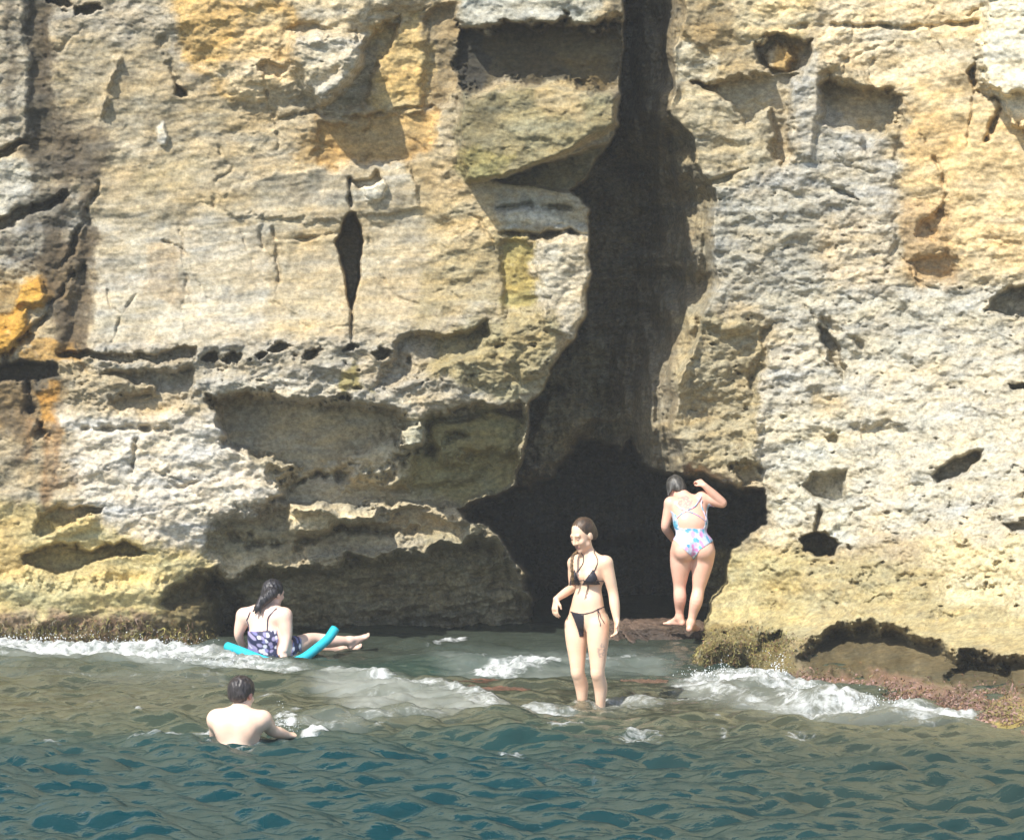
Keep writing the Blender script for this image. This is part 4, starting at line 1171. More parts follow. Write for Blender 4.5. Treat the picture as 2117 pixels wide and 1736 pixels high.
def add_head(S, c, f, u, s=1.0):
    f, u, l = head_frame(f, u); c = np.asarray(c, float)
    P = lambda a, b, d: c + s * (a * l + b * f + d * u)
    ax = (l, f, u)
    S.ell(P(0, -0.012, 0.030), s * np.array((0.073, 0.093, 0.086)), ax, 0.02)
    S.ell(P(0, 0.030, -0.030), s * np.array((0.059, 0.060, 0.084)), ax, 0.03)
    S.cap(P(-0.040, 0.020, -0.068), P(0, 0.066, -0.098), 0.024 * s, 0.019 * s, 0.02)
    S.cap(P(0.040, 0.020, -0.068), P(0, 0.066, -0.098), 0.024 * s, 0.019 * s, 0.02)
    S.cap(P(-0.034, 0.076, 0.018), P(0.034, 0.076, 0.018), 0.015 * s, 0.015 * s, 0.015)      # brow
    for q in (-1, 1):
        S.ell(P(q * 0.036, 0.068, -0.030), s * np.array((0.024, 0.020, 0.022)), ax, 0.02)    # cheek
        S.ell(P(q * 0.031, 0.096, -0.001), s * np.array((0.014, 0.005, 0.008)), ax, 0.012, op=-1)   # eye socket
        S.ell(P(q * 0.074, -0.006, -0.012), s * np.array((0.011, 0.020, 0.031)), ax, 0.008)  # ear
    S.cap(P(0, 0.090, 0.006), P(0, 0.106, -0.032), 0.008 * s, 0.012 * s, 0.010)              # nose
    for q in (-1, 1):
        S.cap(P(q * 0.010, 0.096, -0.035), P(q * 0.011, 0.094, -0.036), 0.008 * s, 0.008 * s, 0.008)
    S.cap(P(-0.020, 0.082, -0.060), P(0.020, 0.082, -0.060), 0.007 * s, 0.007 * s, 0.006)    # lips
    S.cap(P(-0.016, 0.082, -0.072), P(0.016, 0.082, -0.072), 0.008 * s, 0.008 * s, 0.006)
    return P, ax

def face_colour(V, colr, P0, ax, s=1.0):
    l, f, u = ax
    q = (V - P0(0, 0, 0)) / s
    a, b, d = q @ l, q @ f, q @ u
    lips = (np.abs(a) < 0.024) & (b > 0.068) & (d > -0.080) & (d < -0.052)
    colr[lips] = (0.56, 0.27, 0.22)
    mouth = (np.abs(a) < 0.020) & (b > 0.070) & (np.abs(d + 0.066) < 0.0035)
    colr[mouth] = (0.38, 0.15, 0.12)
    brow = (np.abs(np.abs(a) - 0.032) < 0.019) & (b > 0.05) & (np.abs(d - 0.022) < 0.006)
    colr[brow] = (0.40, 0.24, 0.15)
    return colr

def add_eyes(parent, P, ax, s, origin):
    v, f = ico(3)
    for q in (-1, 1):
        c = P(q * 0.031, 0.078, -0.001)
        lv = v * 0.0125 * s
        front = v @ ax[1]
        cc = np.tile(np.array((0.72, 0.70, 0.66)), (len(v), 1)); cc[front > 0.80] = (0.10, 0.06, 0.03); cc[front > 0.93] = (0.01, 0.01, 0.01)
        cc[(v @ ax[2]) > -0.05] = (0.62, 0.38, 0.27)
        link('eye', mesh_from('eye', lv + c, f, M_EYE, cc), parent)

def add_hand(S, wrist, d, n, side, s=1.0, curl=0.35, spread=0.12):
    """d: towards the fingers, n: out of the back of the hand, side: towards the thumb"""
    d = unit(d); n = np.asarray(n, float); n = unit(n - d * (n @ d)); t = np.cross(d, n)
    if t @ np.asarray(side, float) < 0:
        t = -t
    w = np.asarray(wrist, float)
    palm_end = w + d * 0.085 * s
    for o in (-0.026, -0.009, 0.009, 0.026):
        S.cap(w + t * o * 0.55 * s, palm_end + t * o * s, 0.0145 * s, 0.0125 * s, 0.012)
    for o, ln in ((0.030, 0.070), (0.010, 0.080), (-0.010, 0.075), (-0.029, 0.058)):
        p = palm_end + t * o * s
        dd = unit(d + t * o * spread * 30 * 0.12)
        a = 0.0
        r = 0.0092 * s
        for seg, fr in enumerate((0.45, 0.32, 0.23)):
            a += curl * (1.0 + 0.25 * seg)
            e = p + (dd * math.cos(a) - n * math.sin(a)) * ln * fr * s
            S.cap(p, e, r, r * 0.92, 0.004); p = e; r *= 0.92
    b = w + d * 0.022 * s + t * 0.024 * s
    e1 = b + (d * 0.72 + t * 0.60 - n * 0.30) * 0.042 * s
    e2 = e1 + (d * 0.90 + t * 0.15 - n * 0.40) * 0.030 * s
    S.cap(w + d * 0.01 * s + t * 0.012 * s, b, 0.014 * s, 0.013 * s, 0.012)
    S.cap(b, e1, 0.013 * s, 0.0105 * s, 0.006); S.cap(e1, e2, 0.0105 * s, 0.0085 * s, 0.005)

def add_foot(S, ankle, fwd, s=1.0, up=(0, 0, 1), big=1):
    a = np.asarray(ankle, float); f = unit(fwd); u = unit(up); l = np.cross(u, f)
    heel = a - f * 0.035 * s - u * 0.055 * s
    ball = a + f * 0.125 * s - u * 0.066 * s
    S.cap(a, heel, 0.034 * s, 0.028 * s, 0.03)
    S.cap(a, ball, 0.034 * s, 0.022 * s, 0.03)
    S.cap(heel, ball, 0.026 * s, 0.020 * s, 0.02)
    S.cap(ball + l * 0.020 * s, ball - l * 0.020 * s, 0.020 * s, 0.020 * s, 0.02)
    for i, o in enumerate((0.030, 0.014, 0.0, -0.014, -0.027)):
        o *= big
        ln = (0.048, 0.044, 0.040, 0.034, 0.028)[i]; r = (0.0125, 0.0092, 0.0088, 0.0084, 0.008)[i]
        b = ball + l * o * s
        S.cap(b, b + (f * ln - u * 0.004) * s, 0.014 * s, r * s, 0.006)

def shell(S, V, Fc, mask, name, parent, mat, colors, thick=0.004):
    keep = mask[Fc].all(1)
    v, f = submesh(V, Fc, keep)
    if len(f) == 0:
        return None
    me = mesh_from(name, v, f, mat, colors(v))
    o = link(name, me, parent)
    md = o.modifiers.new('thickness', 'SOLIDIFY'); md.thickness = thick; md.offset = -1
    return o

SKIN = np.array((0.85, 0.56, 0.39))

def skin_colour(V, base=SKIN, seed=0):
    n = fbm(V[:, 0] * 7 + V[:, 1] * 4, V[:, 2] * 7, 3, seed=500 + seed)
    m_ = fbm(V[:, 0] * 3 + V[:, 1] * 3 + 4, V[:, 2] * 3, 4, 0.6, seed=510 + seed)
    e_ = fbm(V[:, 0] * 22 + V[:, 1] * 14, V[:, 2] * 22, 3, 0.6, seed=515 + seed)
    return np.asarray(base)[None] * (1 + 0.16 * m_ + 0.07 * e_)[:, None] * (1 + np.stack([0.06 * n, -0.16 * n, -0.26 * n], -1))

# ---------------------------------------------------------------- 1: standing, black bikini
def person_bikini():
    r0 = 25.0
    O = at(1215, 1463, r0); O[2] = 0.0
    W = lambda a, b, dy=0.0: at(a, b, r0 + dy) - O
    S = Form(0.0058)
    yaw = math.radians(38)
    f = np.array((-math.sin(yaw), -math.cos(yaw), 0)); u = np.array((0, 0, 1.0)); l = np.cross(u, f)
    ax = (l, f, u)
    pel = W(1214, 1276); wai = W(1216, 1236); che = W(1219, 1186); nb = W(1218, 1150)
    S.ell(pel, (0.158, 0.108, 0.115), ax, 0.05)
    S.ell(pel + u * 0.055, (0.142, 0.095, 0.085), ax, 0.06)
    S.ell(wai, (0.130, 0.086, 0.12), ax, 0.07)
    S.ell(wai + f * 0.025 - u * 0.03, (0.095, 0.075, 0.07), ax, 0.06)
    S.ell(che, (0.147, 0.095, 0.135), ax, 0.07)
    S.ell(che + u * 0.06, (0.142, 0.078, 0.085), ax, 0.06)
    for q in (-1, 1):
        S.ell(pel - f * 0.06 + l * q * 0.075 - u * 0.035, (0.085, 0.085, 0.095), ax, 0.04)
        S.ell(che + f * 0.078 + l * q * 0.066 - u * 0.020, (0.062, 0.052, 0.058), ax, 0.025)
        S.cap(nb + u * 0.01, che + l * q * 0.13 + u * 0.098, 0.040, 0.045, 0.05)
        S.cap(che + l * q * 0.04 + u * 0.10 + f * 0.05, che + l * q * 0.12 + u * 0.115 + f * 0.03, 0.012, 0.012, 0.02)   # collarbone
    hc = W(1205, 1105, -0.03)
    hf = np.array((-0.70, -0.62, -0.36)); hu = np.array((-0.16, -0.12, 1.0))
    S.cap(nb - u * 0.01, hc - u * 0.05 + np.array((0.02, 0.02, 0)), 0.050, 0.044, 0.03)
    P, hax = add_head(S, hc, hf, hu, 1.10)
    # left arm (viewer's right) hangs straight
    sh = che + l * 0.163 + u * 0.075
    sh = W(1253, 1163, -0.10); el = W(1268, 1228, -0.10); wr = W(1275, 1282, -0.16)
    S.cap(che + l * 0.10 + u * 0.07, sh, 0.050, 0.050, 0.05)
    S.chain([sh, sh * 0.55 + el * 0.45, el, el * 0.65 + wr * 0.35, wr], [0.054, 0.050, 0.041, 0.042, 0.026], 0.02)
    add_hand(S, wr, W(1275, 1312, -0.20) - wr, np.array((0.9, 0.3, 0)), np.array((-0.3, -1, 0)), 1.0, 0.38)
    # right arm, forearm brought forward, hand drooping
    sh2 = W(1186, 1164, 0.11); el2 = W(1184, 1214, 0.16); wr2 = W(1150, 1238, 0.0)
    S.cap(che - l * 0.09 + u * 0.07, sh2, 0.048, 0.047, 0.05)
    S.chain([sh2, sh2 * 0.5 + el2 * 0.5, el2, el2 * 0.65 + wr2 * 0.35, wr2], [0.047, 0.043, 0.036, 0.036, 0.024], 0.02)
    add_hand(S, wr2, W(1145, 1275, -0.03) - wr2, np.array((-0.8, -0.55, 0.25)), np.array((0.5, -1, 0)), 0.98, 0.30, 0.3)
    # legs
    hipR = W(1190, 1292, 0.06); knR = W(1195, 1390, 0.0); anR = W(1208, 1462, 0.07)
    hipL = W(1236, 1292, -0.07); knL = W(1236, 1392, -0.12); anL = W(1244, 1466, -0.04)
    for hp, kn, an, q in ((hipR, knR, anR, -1), (hipL, knL, anL, 1)):
        an = an - u * 0.045
        calf = kn * 0.68 + an * 0.32 - f * 0.020
        S.chain([hp, hp * 0.72 + kn * 0.28, hp * 0.35 + kn * 0.65, kn, calf, kn * 0.3 + an * 0.7, an], [0.092, 0.089, 0.071, 0.055, 0.056, 0.040, 0.032], 0.03)
        S.ell(kn + f * 0.026, (0.034, 0.030, 0.040), ax, 0.03)
        add_foot(S, an, f * 0.85 + l * 0.25 * q, 0.98)
    S.field()
    V, Fc = S.skin()
    cc = skin_colour(V, SKIN, 1)
    cc = face_colour(V, cc, P, hax, 1.10)
    def px(V):
        w = V + O
        return CU + w[:, 0] / w[:, 1] * FU, HV + (CAM_H - w[:, 2]) / w[:, 1] * FU
    a, b = px(V)
    # tattoo on the thigh, band round the knee
    tat = (np.hypot((a - 1243) / 8, (b - 1345) / 16) < 1) & (fbm(a / 6, b / 6, 3, seed=520) > 0.0) & (V @ f > -0.05)
    cc[tat] *= (0.62, 0.66, 0.74)
    person = link('person', mesh_from('person', V, Fc, M_SKIN, cc), label='person in black string bikini standing ankle-deep on the rocks, one forearm raised', category='person', loc=O)
    add_eyes(person, P, hax, 1.10, O)
    # bikini
    V2, F2 = S.skin(0.005)
    _, g = S.sample(V2); nf = g @ f
    a, b = px(V2)
    black = lambda v: np.tile(np.array((0.018, 0.016, 0.026)), (len(v), 1))
    def tri(poly, cond):
        return (poly_sd(poly, a.astype(np.float32), b.astype(np.float32)) > 0) & cond
    front = (nf > 0.0)
    shell(S, V2, F2, tri([(1226, 1175), (1232, 1186), (1242, 1209), (1202, 1209), (1212, 1194)], front), 'bikini_top', person, M_CLOTH, black)
    shell(S, V2, F2, tri([(1188, 1176), (1200, 1206), (1199, 1210), (1176, 1210), (1180, 1188)], front), 'bikini_top', person, M_CLOTH, black)
    brief = tri([(1179, 1263), (1207, 1270), (1207, 1316), (1198, 1316), (1190, 1290)], nf > 0.1) | tri([(1196, 1262), (1262, 1258), (1240, 1300), (1214, 1318)], nf < -0.35)
    shell(S, V2, F2, brief, 'bikini_bottom', person, M_CLOTH, black)
    strings = []
    def string(pts, off=0.003, r=0.0035, snap=True, n=22):
        L = smooth_line(pts, n)
        if snap:
            L = S.snap(L, off)
        strings.append(tube(L, r, 6))
    string([W(1226, 1177, -0.2), W(1229, 1160, -0.18), W(1231, 1145, -0.12), W(1226, 1138, 0.0)])
    string([W(1188, 1178, -0.1), W(1196, 1160, -0.12), W(1204, 1148, -0.10)])
    string([W(1182, 1208, 0.0), W(1200, 1208, -0.2), W(1222, 1208, -0.25), W(1245, 1208, -0.14), W(1252, 1206, 0.02)])
    string([W(1180, 1264, 0.0), W(1206, 1270, -0.2), W(1230, 1263, -0.22), W(1248, 1256, -0.15), W(1256, 1254, 0.0)])
    string([W(1200, 1208, -0.2), W(1198, 1220, -0.2), W(1199, 1234, -0.2)], r=0.0025)
    string([W(1200, 1208, -0.2), W(1203, 1220, -0.2), W(1203, 1232, -0.2)], r=0.0025)
    string([W(1241, 1257, -0.25), W(1242, 1275, -0.26), W(1246, 1294, -0.26)], r=0.003)
    string([W(1241, 1257, -0.25), W(1245, 1270, -0.26), W(1250, 1284, -0.26)], r=0.003)
    for v, fc in strings:
        link('bikini_string', mesh_from('bikini_string', v, fc, M_CLOTH, black(v)), person)
    # hair scraped back with a plait over the right shoulder
    Hs = Form(0.006)
    s = 1.10
    Hs.ell(P(0, -0.022, 0.036), s * np.array((0.080, 0.094, 0.090)), hax, 0.02)
    Hs.ell(P(0, -0.085, -0.02), s * np.array((0.055, 0.035, 0.06)), hax, 0.03)
    Hs.ell(P(0, 0.090, -0.030), s * np.array((0.066, 0.085, 0.100)), hax, 0.015, op=-1)
    Hs.ell(P(0, 0.02, -0.12), s * np.array((0.09, 0.10, 0.085)), hax, 0.02, op=-1)
    Hs.field(); hv, hf_ = Hs.skin()
    strand = fbm(np.arctan2(hv @ hax[0] - P(0, 0, 0) @ hax[0], hv @ hax[2] - P(0, 0, 0) @ hax[2]) * 9, (hv @ hax[1]) * 8, 3, seed=530)
    hv = hv + 0.006 * strand[:, None] * unit(hax[2])
    hc_ = np.array((0.060, 0.036, 0.021))[None] * (1 + 1.5 * strand[:, None])
    hc_ = hc_ + (np.array((0.17, 0.10, 0.05)) - hc_) * sstep(0.02, 0.07, (hv - P(0, 0, 0)) @ hax[1])[:, None] * 0.6
    link('hair', mesh_from('hair', hv, hf_, M_HAIR, np.clip(hc_, 0.01, 1)), person)
    pl = smooth_line([P(-0.05, -0.06, -0.06), W(1193, 1140, -0.02), W(1184, 1150, -0.10), W(1182, 1168, -0.13), W(1184, 1190, -0.12), W(1184, 1207, -0.10)], 40)
    tt = np.linspace(0, 1, 40)
    parts = []
    for ph in (0, 2.1, 4.2):
        off = np.stack([0.008 * np.cos(tt * 34 + ph), 0.006 * np.sin(tt * 34 * 1.0 + ph), 0 * tt], -1)
        parts.append(tube(pl + off, 0.0095 * (1 - 0.45 * tt), 7))
    v, fc = join(parts)
    cb = np.array((0.16, 0.10, 0.05))[None] * (1 + 0.5 * np.sin(v[:, 2:3] * 150))
    link('plait', mesh_from('plait', v, fc, M_HAIR, np.clip(cb, 0.02, 1)), person)
    return person

# ---------------------------------------------------------------- 2: back view at the cave, floral swimsuit
def person_floral():
    r0 = 29.55
    O = at(1428, 1300, r0); 
    W = lambda a, b, dy=0.0: at(a, b, r0 + dy) - O
    S = Form(0.0062)
    u = np.array((0, 0, 1.0)); f = np.array((-0.10, 0.99, 0.0)); f = unit(f); l = np.cross(u, f)   # l = her left = viewer's left
    ax = (l, f, u)
    pel = W(1432, 1124, 0.0); wai = W(1428, 1084, 0.05); che = W(1424, 1050, 0.16); nb = W(1412, 1025, 0.24)
    S.ell(pel, (0.200, 0.125, 0.115), ax, 0.06)
    S.ell(wai, (0.158, 0.105, 0.13), ax, 0.08)
    bu = unit(che - wai); bf = unit(f - bu * (f @ bu))
    S.ell(wai * 0.5 + che * 0.5, (0.155, 0.10, 0.14), (l, bf, bu), 0.07)
    S.ell(che, (0.165, 0.105, 0.125), (l, bf, bu), 0.07)
    for q in (-1, 1):
        S.ell(pel - f * 0.075 + l * q * 0.093 - u * 0.060, (0.104, 0.098, 0.105), ax, 0.035)
        S.cap(nb, che + l * q * 0.15 + bu * 0.05, 0.045, 0.05, 0.05)
    # shoulders
    shL = W(1386, 1040, 0.17); elL = W(1376, 1090, 0.18); wrL = W(1392, 1116, 0.36)
    shR = W(1452, 1028, 0.17); elR = W(1494, 1040, 0.16); wrR = W(1456, 1003, 0.10)
    S.cap(che + l * 0.10 + bu * 0.04, shL, 0.055, 0.055, 0.05); S.cap(che - l * 0.10 + bu * 0.04, shR, 0.055, 0.055, 0.05)
    S.chain([shL, shL * .5 + elL * .5, elL, elL * .6 + wrL * .4, wrL], [0.058, 0.054, 0.043, 0.042, 0.028], 0.025)
    add_hand(S, wrL, np.array((0.3, 1, -0.1)), np.array((-0.5, 0, 1)), np.array((1, 0, 0)), 0.98, 0.3)
    S.chain([shR, shR * .5 + elR * .5, elR, elR * .6 + wrR * .4, wrR], [0.058, 0.056, 0.044, 0.044, 0.028], 0.025)
    add_hand(S, wrR, W(1444, 993, 0.16) - wrR, np.array((0.2, -0.8, 0.6)), np.array((-0.8, 0, 0.6)), 0.98, 0.55)
    # head bowed forward and to the left
    hc = W(1397, 1010, 0.32)
    hf = np.array((-0.45, 0.75, -0.62)); hu = np.array((-0.30, 0.50, 0.80))
    S.cap(nb, hc - u * 0.02, 0.054, 0.050, 0.03)
    P, hax = add_head(S, hc, hf, hu, 1.0)
    hipL = W(1408, 1142, 0.0); knL = W(1405, 1212, 0.02); anL = W(1405, 1277, 0.06)
    hipR = W(1456, 1142, 0.0); knR = W(1444, 1218, -0.02); anR = W(1428, 1289, -0.04)
    for hp, kn, an, q in ((hipL, knL, anL, 1), (hipR, knR, anR, -1)):
        calf = kn * .66 + an * .34 - f * 0.024
        S.chain([hp, hp * .7 + kn * .3, hp * .3 + kn * .7, kn, calf, kn * .3 + an * .7, an], [0.106, 0.102, 0.078, 0.060, 0.062, 0.044, 0.033], 0.035)
    add_foot(S, anL + np.array((0, 0, 0.006)), np.array((-0.75, 0.66, 0)), 0.98)
    add_foot(S, anR + np.array((0, 0, 0.006)), np.array((0.45, 0.9, 0)), 0.98)
    S.field()
    V, Fc = S.skin()
    cc = skin_colour(V, np.array((0.79, 0.46, 0.34)), 2)
    def px(V):
        w = V + O
        return CU + w[:, 0] / w[:, 1] * FU, HV + (CAM_H - w[:, 2]) / w[:, 1] * FU
    a, b = px(V)
    _, g = S.sample(V); nb_ = -(g @ f)
    tat = (poly_sd([(1400, 1030), (1418, 1024), (1432, 1034), (1428, 1052), (1410, 1058), (1402, 1046)], a.astype(np.float32), b.astype(np.float32)) > 0) & (nb_ > 0) & (fbm(a / 5, b / 5, 3, seed=540) > -0.05)
    cc[tat] *= (0.55, 0.66, 0.80)
    person = link('person', mesh_from('person', V, Fc, M_SKIN, cc), label='person in floral one-piece swimsuit seen from behind at the cave mouth, one elbow raised', category='person', loc=O)
    V2, F2 = S.skin(0.005)
    _, g = S.sample(V2); nb_ = -(g @ f)
    a, b = px(V2); a = a.astype(np.float32); b = b.astype(np.float32)
    brief = poly_sd([(1386, 1086), (1412, 1092), (1450, 1092), (1474, 1086), (1484, 1108), (1478, 1116), (1460, 1128), (1446, 1138), (1435, 1158), (1428, 1150), (1412, 1134), (1396, 1118), (1380, 1108)], a, b) > 0
    sides = (poly_sd([(1380, 1050), (1398, 1064), (1406, 1090), (1380, 1092)], a, b) > 0) | (poly_sd([(1474, 1092), (1455, 1092), (1460, 1068), (1464, 1040), (1480, 1050)], a, b) > 0)
    armclear = (V2[:, 1] < wrL[1] + 0.3) & (np.linalg.norm(V2 - (shL * .5 + elL * .5), axis=1) > 0.075) & (np.linalg.norm(V2 - elL, axis=1) > 0.085) & (np.linalg.norm(V2 - (elL * .8 + shL * .2), axis=1) > 0.075) & (np.linalg.norm(V2 - (elL * .5 + wrL * .5), axis=1) > 0.07) & (np.linalg.norm(V2 - wrL, axis=1) > 0.09)
    chest = (nb_ < -0.05) & (V2[:, 2] > pel[2] - 0.10) & (V2[:, 2] < che[2] + 0.06) & (np.abs((V2 - che) @ l) < 0.17)
    suit = (brief | (sides & (nb_ < 0.75)) | chest) & armclear
    cols = [(0.60, 0.62, 0.72), (0.08, 0.30, 0.48), (0.55, 0.20, 0.42), (0.62, 0.62, 0.70), (0.10, 0.38, 0.52), (0.58, 0.30, 0.52)]
    shell(S, V2, F2, suit, 'swimsuit', person, M_CLOTH, lambda v: spots(v, cols, 30.0, 4, (0.40, 0.47, 0.58)))
    st = []
    for pts in ([W(1392, 1034, 0.0), W(1404, 1046, 0.0), W(1418, 1056, 0.0), W(1440, 1068, 0.0), W(1462, 1078, 0.0)],
                [W(1450, 1024, 0.0), W(1440, 1040, 0.0), W(1420, 1056, 0.0), W(1402, 1070, 0.0), W(1392, 1080, 0.0)],
                [W(1456, 1030, 0.02), W(1462, 1050, 0.02), W(1466, 1078, 0.02)]):
        v, fc = tube(S.snap(smooth_line(pts, 26), 0.003), 0.006, 6)
        link('swimsuit_strap', mesh_from('swimsuit_strap', v, fc, M_CLOTH, spots(v, cols, 30.0, 5, (0.70, 0.52, 0.64))), person)
    Hs = Form(0.0065)
    Hs.ell(P(0, -0.018, 0.034), (0.084, 0.100, 0.094), hax, 0.02)
    Hs.ell(P(0.0, -0.075, -0.03), (0.066, 0.045, 0.06), hax, 0.03)
    Hs.ell(P(0, 0.100, -0.040), (0.072, 0.085, 0.100), hax, 0.015, op=-1)
    Hs.cap(P(0.06, -0.05, 0.03), P(0.095, -0.02, -0.05), 0.030, 0.014, 0.02)
    Hs.cap(P(0.07, 0.00, 0.03), P(0.09, 0.03, -0.06), 0.026, 0.012, 0.02)
    Hs.cap(P(-0.06, -0.05, 0.0), P(-0.085, -0.04, -0.05), 0.022, 0.010, 0.02)
    Hs.field(); hv, hf_ = Hs.skin()
    n = fbm(hv @ hax[0] * 60, hv @ hax[2] * 14 + hv @ hax[1] * 14, 3, seed=551)
    hv = hv + 0.022 * n[:, None] * hax[2]
    hc_ = np.array((0.060, 0.056, 0.050))[None] * (1 + 1.8 * n[:, None])
    link('hair', mesh_from('hair', hv, hf_, M_HAIR, np.clip(hc_, 0.02, 1)), person)
    return person

# ---------------------------------------------------------------- 3: seated on the float
def person_seated():
    r0 = 28.7
    O = at(550, 1354, r0); O[2] = 0
    W = lambda a, b, dy=0.0: at(a, b, r0 + dy) - O
    S = Form(0.0065)
    u = np.array((0, 0, 1.0)); f = unit((0.55, 0.83, 0)); l = np.cross(u, f); ax = (l, f, u)
    pel = W(556, 1350, 0.05); wai = W(553, 1318, 0.02); che = W(550, 1284, 0.05); nb = W(560, 1253, 0.08)
    S.ell(pel, (0.215, 0.165, 0.13), ax, 0.06)
    S.ell(wai, (0.195, 0.155, 0.13), ax, 0.08)
    S.ell(che, (0.185, 0.130, 0.155), ax, 0.08)
    S.ell(che + u * 0.055, (0.195, 0.105, 0.09), ax, 0.06)
    for q in (-1, 1):
        S.cap(nb, che + l * q * 0.17 + u * 0.055, 0.052, 0.058, 0.06)
        S.ell(che + f * 0.12 + l * q * 0.085 - u * 0.05, (0.085, 0.075, 0.08), ax, 0.04)
    shL = W(504, 1272, 0.13); elL = W(494, 1308, 0.14); wrL = W(502, 1336, 0.24)
    shR = W(588, 1272, -0.06); elR = W(593, 1314, -0.10); wrR = W(588, 1344, -0.14)
    S.cap(che + l * 0.12 + u * 0.05, shL, 0.068, 0.066, 0.05); S.cap(che - l * 0.12 + u * 0.05, shR, 0.068, 0.068, 0.05)
    S.chain([shL, shL * .5 + elL * .5, elL, wrL], [0.068, 0.062, 0.047, 0.032], 0.03)
    S.chain([shR, shR * .5 + elR * .5, elR, wrR], [0.070, 0.065, 0.049, 0.034], 0.03)
    add_hand(S, wrL, np.array((0.1, 0.5, -0.8)), np.array((-1, 0, 0.1)), np.array((0, 1, 0)), 1.0, 0.4)
    add_hand(S, wrR, np.array((-0.1, -0.3, -0.9)), np.array((0.3, -1, 0.1)), np.array((-1, 0, 0)), 1.0, 0.3)
    hc = W(566, 1226, 0.10)
    hf = np.array((0.70, 0.70, -0.12)); hu = np.array((0.06, 0.02, 1))
    S.cap(nb - u * 0.02, hc - u * 0.05, 0.060, 0.055, 0.03)
    P, hax = add_head(S, hc, hf, hu, 1.03)
    # legs stretched out to the right; the near one shows above the water
    hipR = W(592, 1344, -0.02); knR = W(648, 1322, 0.26); anR = W(722, 1324, 0.42)
    hipL = W(575, 1346, 0.22); knL = W(640, 1336, 0.50); anL = W(706, 1344, 0.64)
    for hp, kn, an in ((hipR, knR, anR), (hipL, knL, anL)):
        S.chain([hp, hp * .5 + kn * .5, kn, kn * .64 + an * .36 - u * 0.01, an], [0.108, 0.092, 0.066, 0.064, 0.036], 0.04)
        d = unit(an - kn)
        add_foot(S, an, unit(0.62 * np.array((0, 0, 1)) + 0.72 * d + np.array((0.18, 0, 0))), 1.02, up=unit(np.array((0, 0, 0.6)) - d * 0.85))
    S.field()
    V, Fc = S.skin()
    cc = skin_colour(V, np.array((0.86, 0.58, 0.46)), 3)
    person = link('person', mesh_from('person', V, Fc, M_SKIN, cc), label='person in navy printed swimsuit sitting in the shallows on a turquoise foam float', category='person', loc=O)
    def px(V):
        w = V + O
        return (CU + w[:, 0] / w[:, 1] * FU).astype(np.float32), (HV + (CAM_H - w[:, 2]) / w[:, 1] * FU).astype(np.float32)
    V2, F2 = S.skin(0.006)
    a, b = px(V2)
    arm = np.zeros(len(V2), bool)
    for p0, p1, rr in ((shL, elL, 0.086), (elL, wrL, 0.07), (shR, elR, 0.088), (elR, wrR, 0.072), (wrR, wrR - u * 0.1, 0.06), (wrL, wrL - u * 0.1, 0.06)):
        ab = p1 - p0; t_ = np.clip(((V2 - p0) @ ab) / (ab @ ab), 0, 1)
        arm |= np.linalg.norm(V2 - p0 - t_[:, None] * ab, axis=1) < rr
    thigh = (V2 - pel) @ unit(knR - hipR) > 0.21
    topz = W(540, 1302)[2]
    cut = topz + 0.03 * np.sin((a - 520) / 14) * 0 + np.where((V2 - che) @ f > 0.03, 0.10, 0.0) + 0.0005 * (a - 530)
    suit = (V2[:, 2] < cut) & ~arm & ~thigh & (a < 624)
    prints = [(0.20, 0.20, 0.42), (0.34, 0.30, 0.48), (0.62, 0.62, 0.70), (0.24, 0.22, 0.44), (0.03, 0.035, 0.09)]
    shell(S, V2, F2, suit, 'swimsuit', person, M_CLOTH, lambda v: spots(v, prints, 26.0, 7, (0.020, 0.022, 0.07)))
    st = []
    for pts in ([W(570, 1250, -0.1), W(562, 1262, -0.12), W(554, 1275, -0.12), W(551, 1303, -0.14)], [W(512, 1262, 0.0), W(504, 1275, -0.02), W(502, 1290, 0.0), W(506, 1304, 0.0)]):
        v, fc = tube(S.snap(smooth_line(pts, 20), 0.003), 0.0055, 6)
        link('swimsuit_strap', mesh_from('swimsuit_strap', v, fc, M_CLOTH, np.tile((0.02, 0.02, 0.06), (len(v), 1))), person)
    Hs = Form(0.0068)
    Hs.ell(P(0, -0.020, 0.036), np.array((0.090, 0.108, 0.100)), hax, 0.02)
    Hs.ell(P(0, -0.080, -0.03), np.array((0.075, 0.05, 0.075)), hax, 0.03)
    Hs.ell(P(0, 0.100, -0.040), np.array((0.075, 0.085, 0.110)), hax, 0.015, op=-1)
    Hs.cap(W(562, 1226, -0.02), W(543, 1244, -0.05), 0.055, 0.045, 0.03)
    Hs.cap(W(543, 1240, -0.05), W(533, 1256, -0.09), 0.045, 0.030, 0.02)
    Hs.cap(W(534, 1254, -0.09), W(528, 1267, -0.10), 0.026, 0.010, 0.015)
    Hs.cap(W(540, 1250, -0.08), W(538, 1268, -0.11), 0.022, 0.008, 0.012)
    Hs.cap(W(532, 1250, -0.05), W(523, 1264, -0.07), 0.020, 0.008, 0.012)
    Hs.field(); hv, hf_ = Hs.skin()
    n = fbm(hv[:, 0] * 55 + hv[:, 2] * 16, hv[:, 2] * 9 + hv[:, 1] * 20, 3, seed=561)
    hv = hv + 0.022 * n[:, None] * np.array((0.5, -0.8, 0.3))
    hc_ = np.array((0.022, 0.020, 0.024))[None] * (1 + 1.5 * n[:, None])
    link('hair', mesh_from('hair', hv, hf_, M_HAIR, np.clip(hc_, 0.006, 1)), person)
    # the float: a long foam noodle bent round behind the sitter
    path = smooth_line([W(470, 1336, 0.06) , W(500, 1347, -0.10), W(538, 1362, -0.24), W(578, 1374, -0.28), W(619, 1364, -0.22), W(656, 1339, -0.10), W(680, 1318, 0.0), W(693, 1299, 0.06)], 60)
    v, fc = tube(path, 0.044, 18)
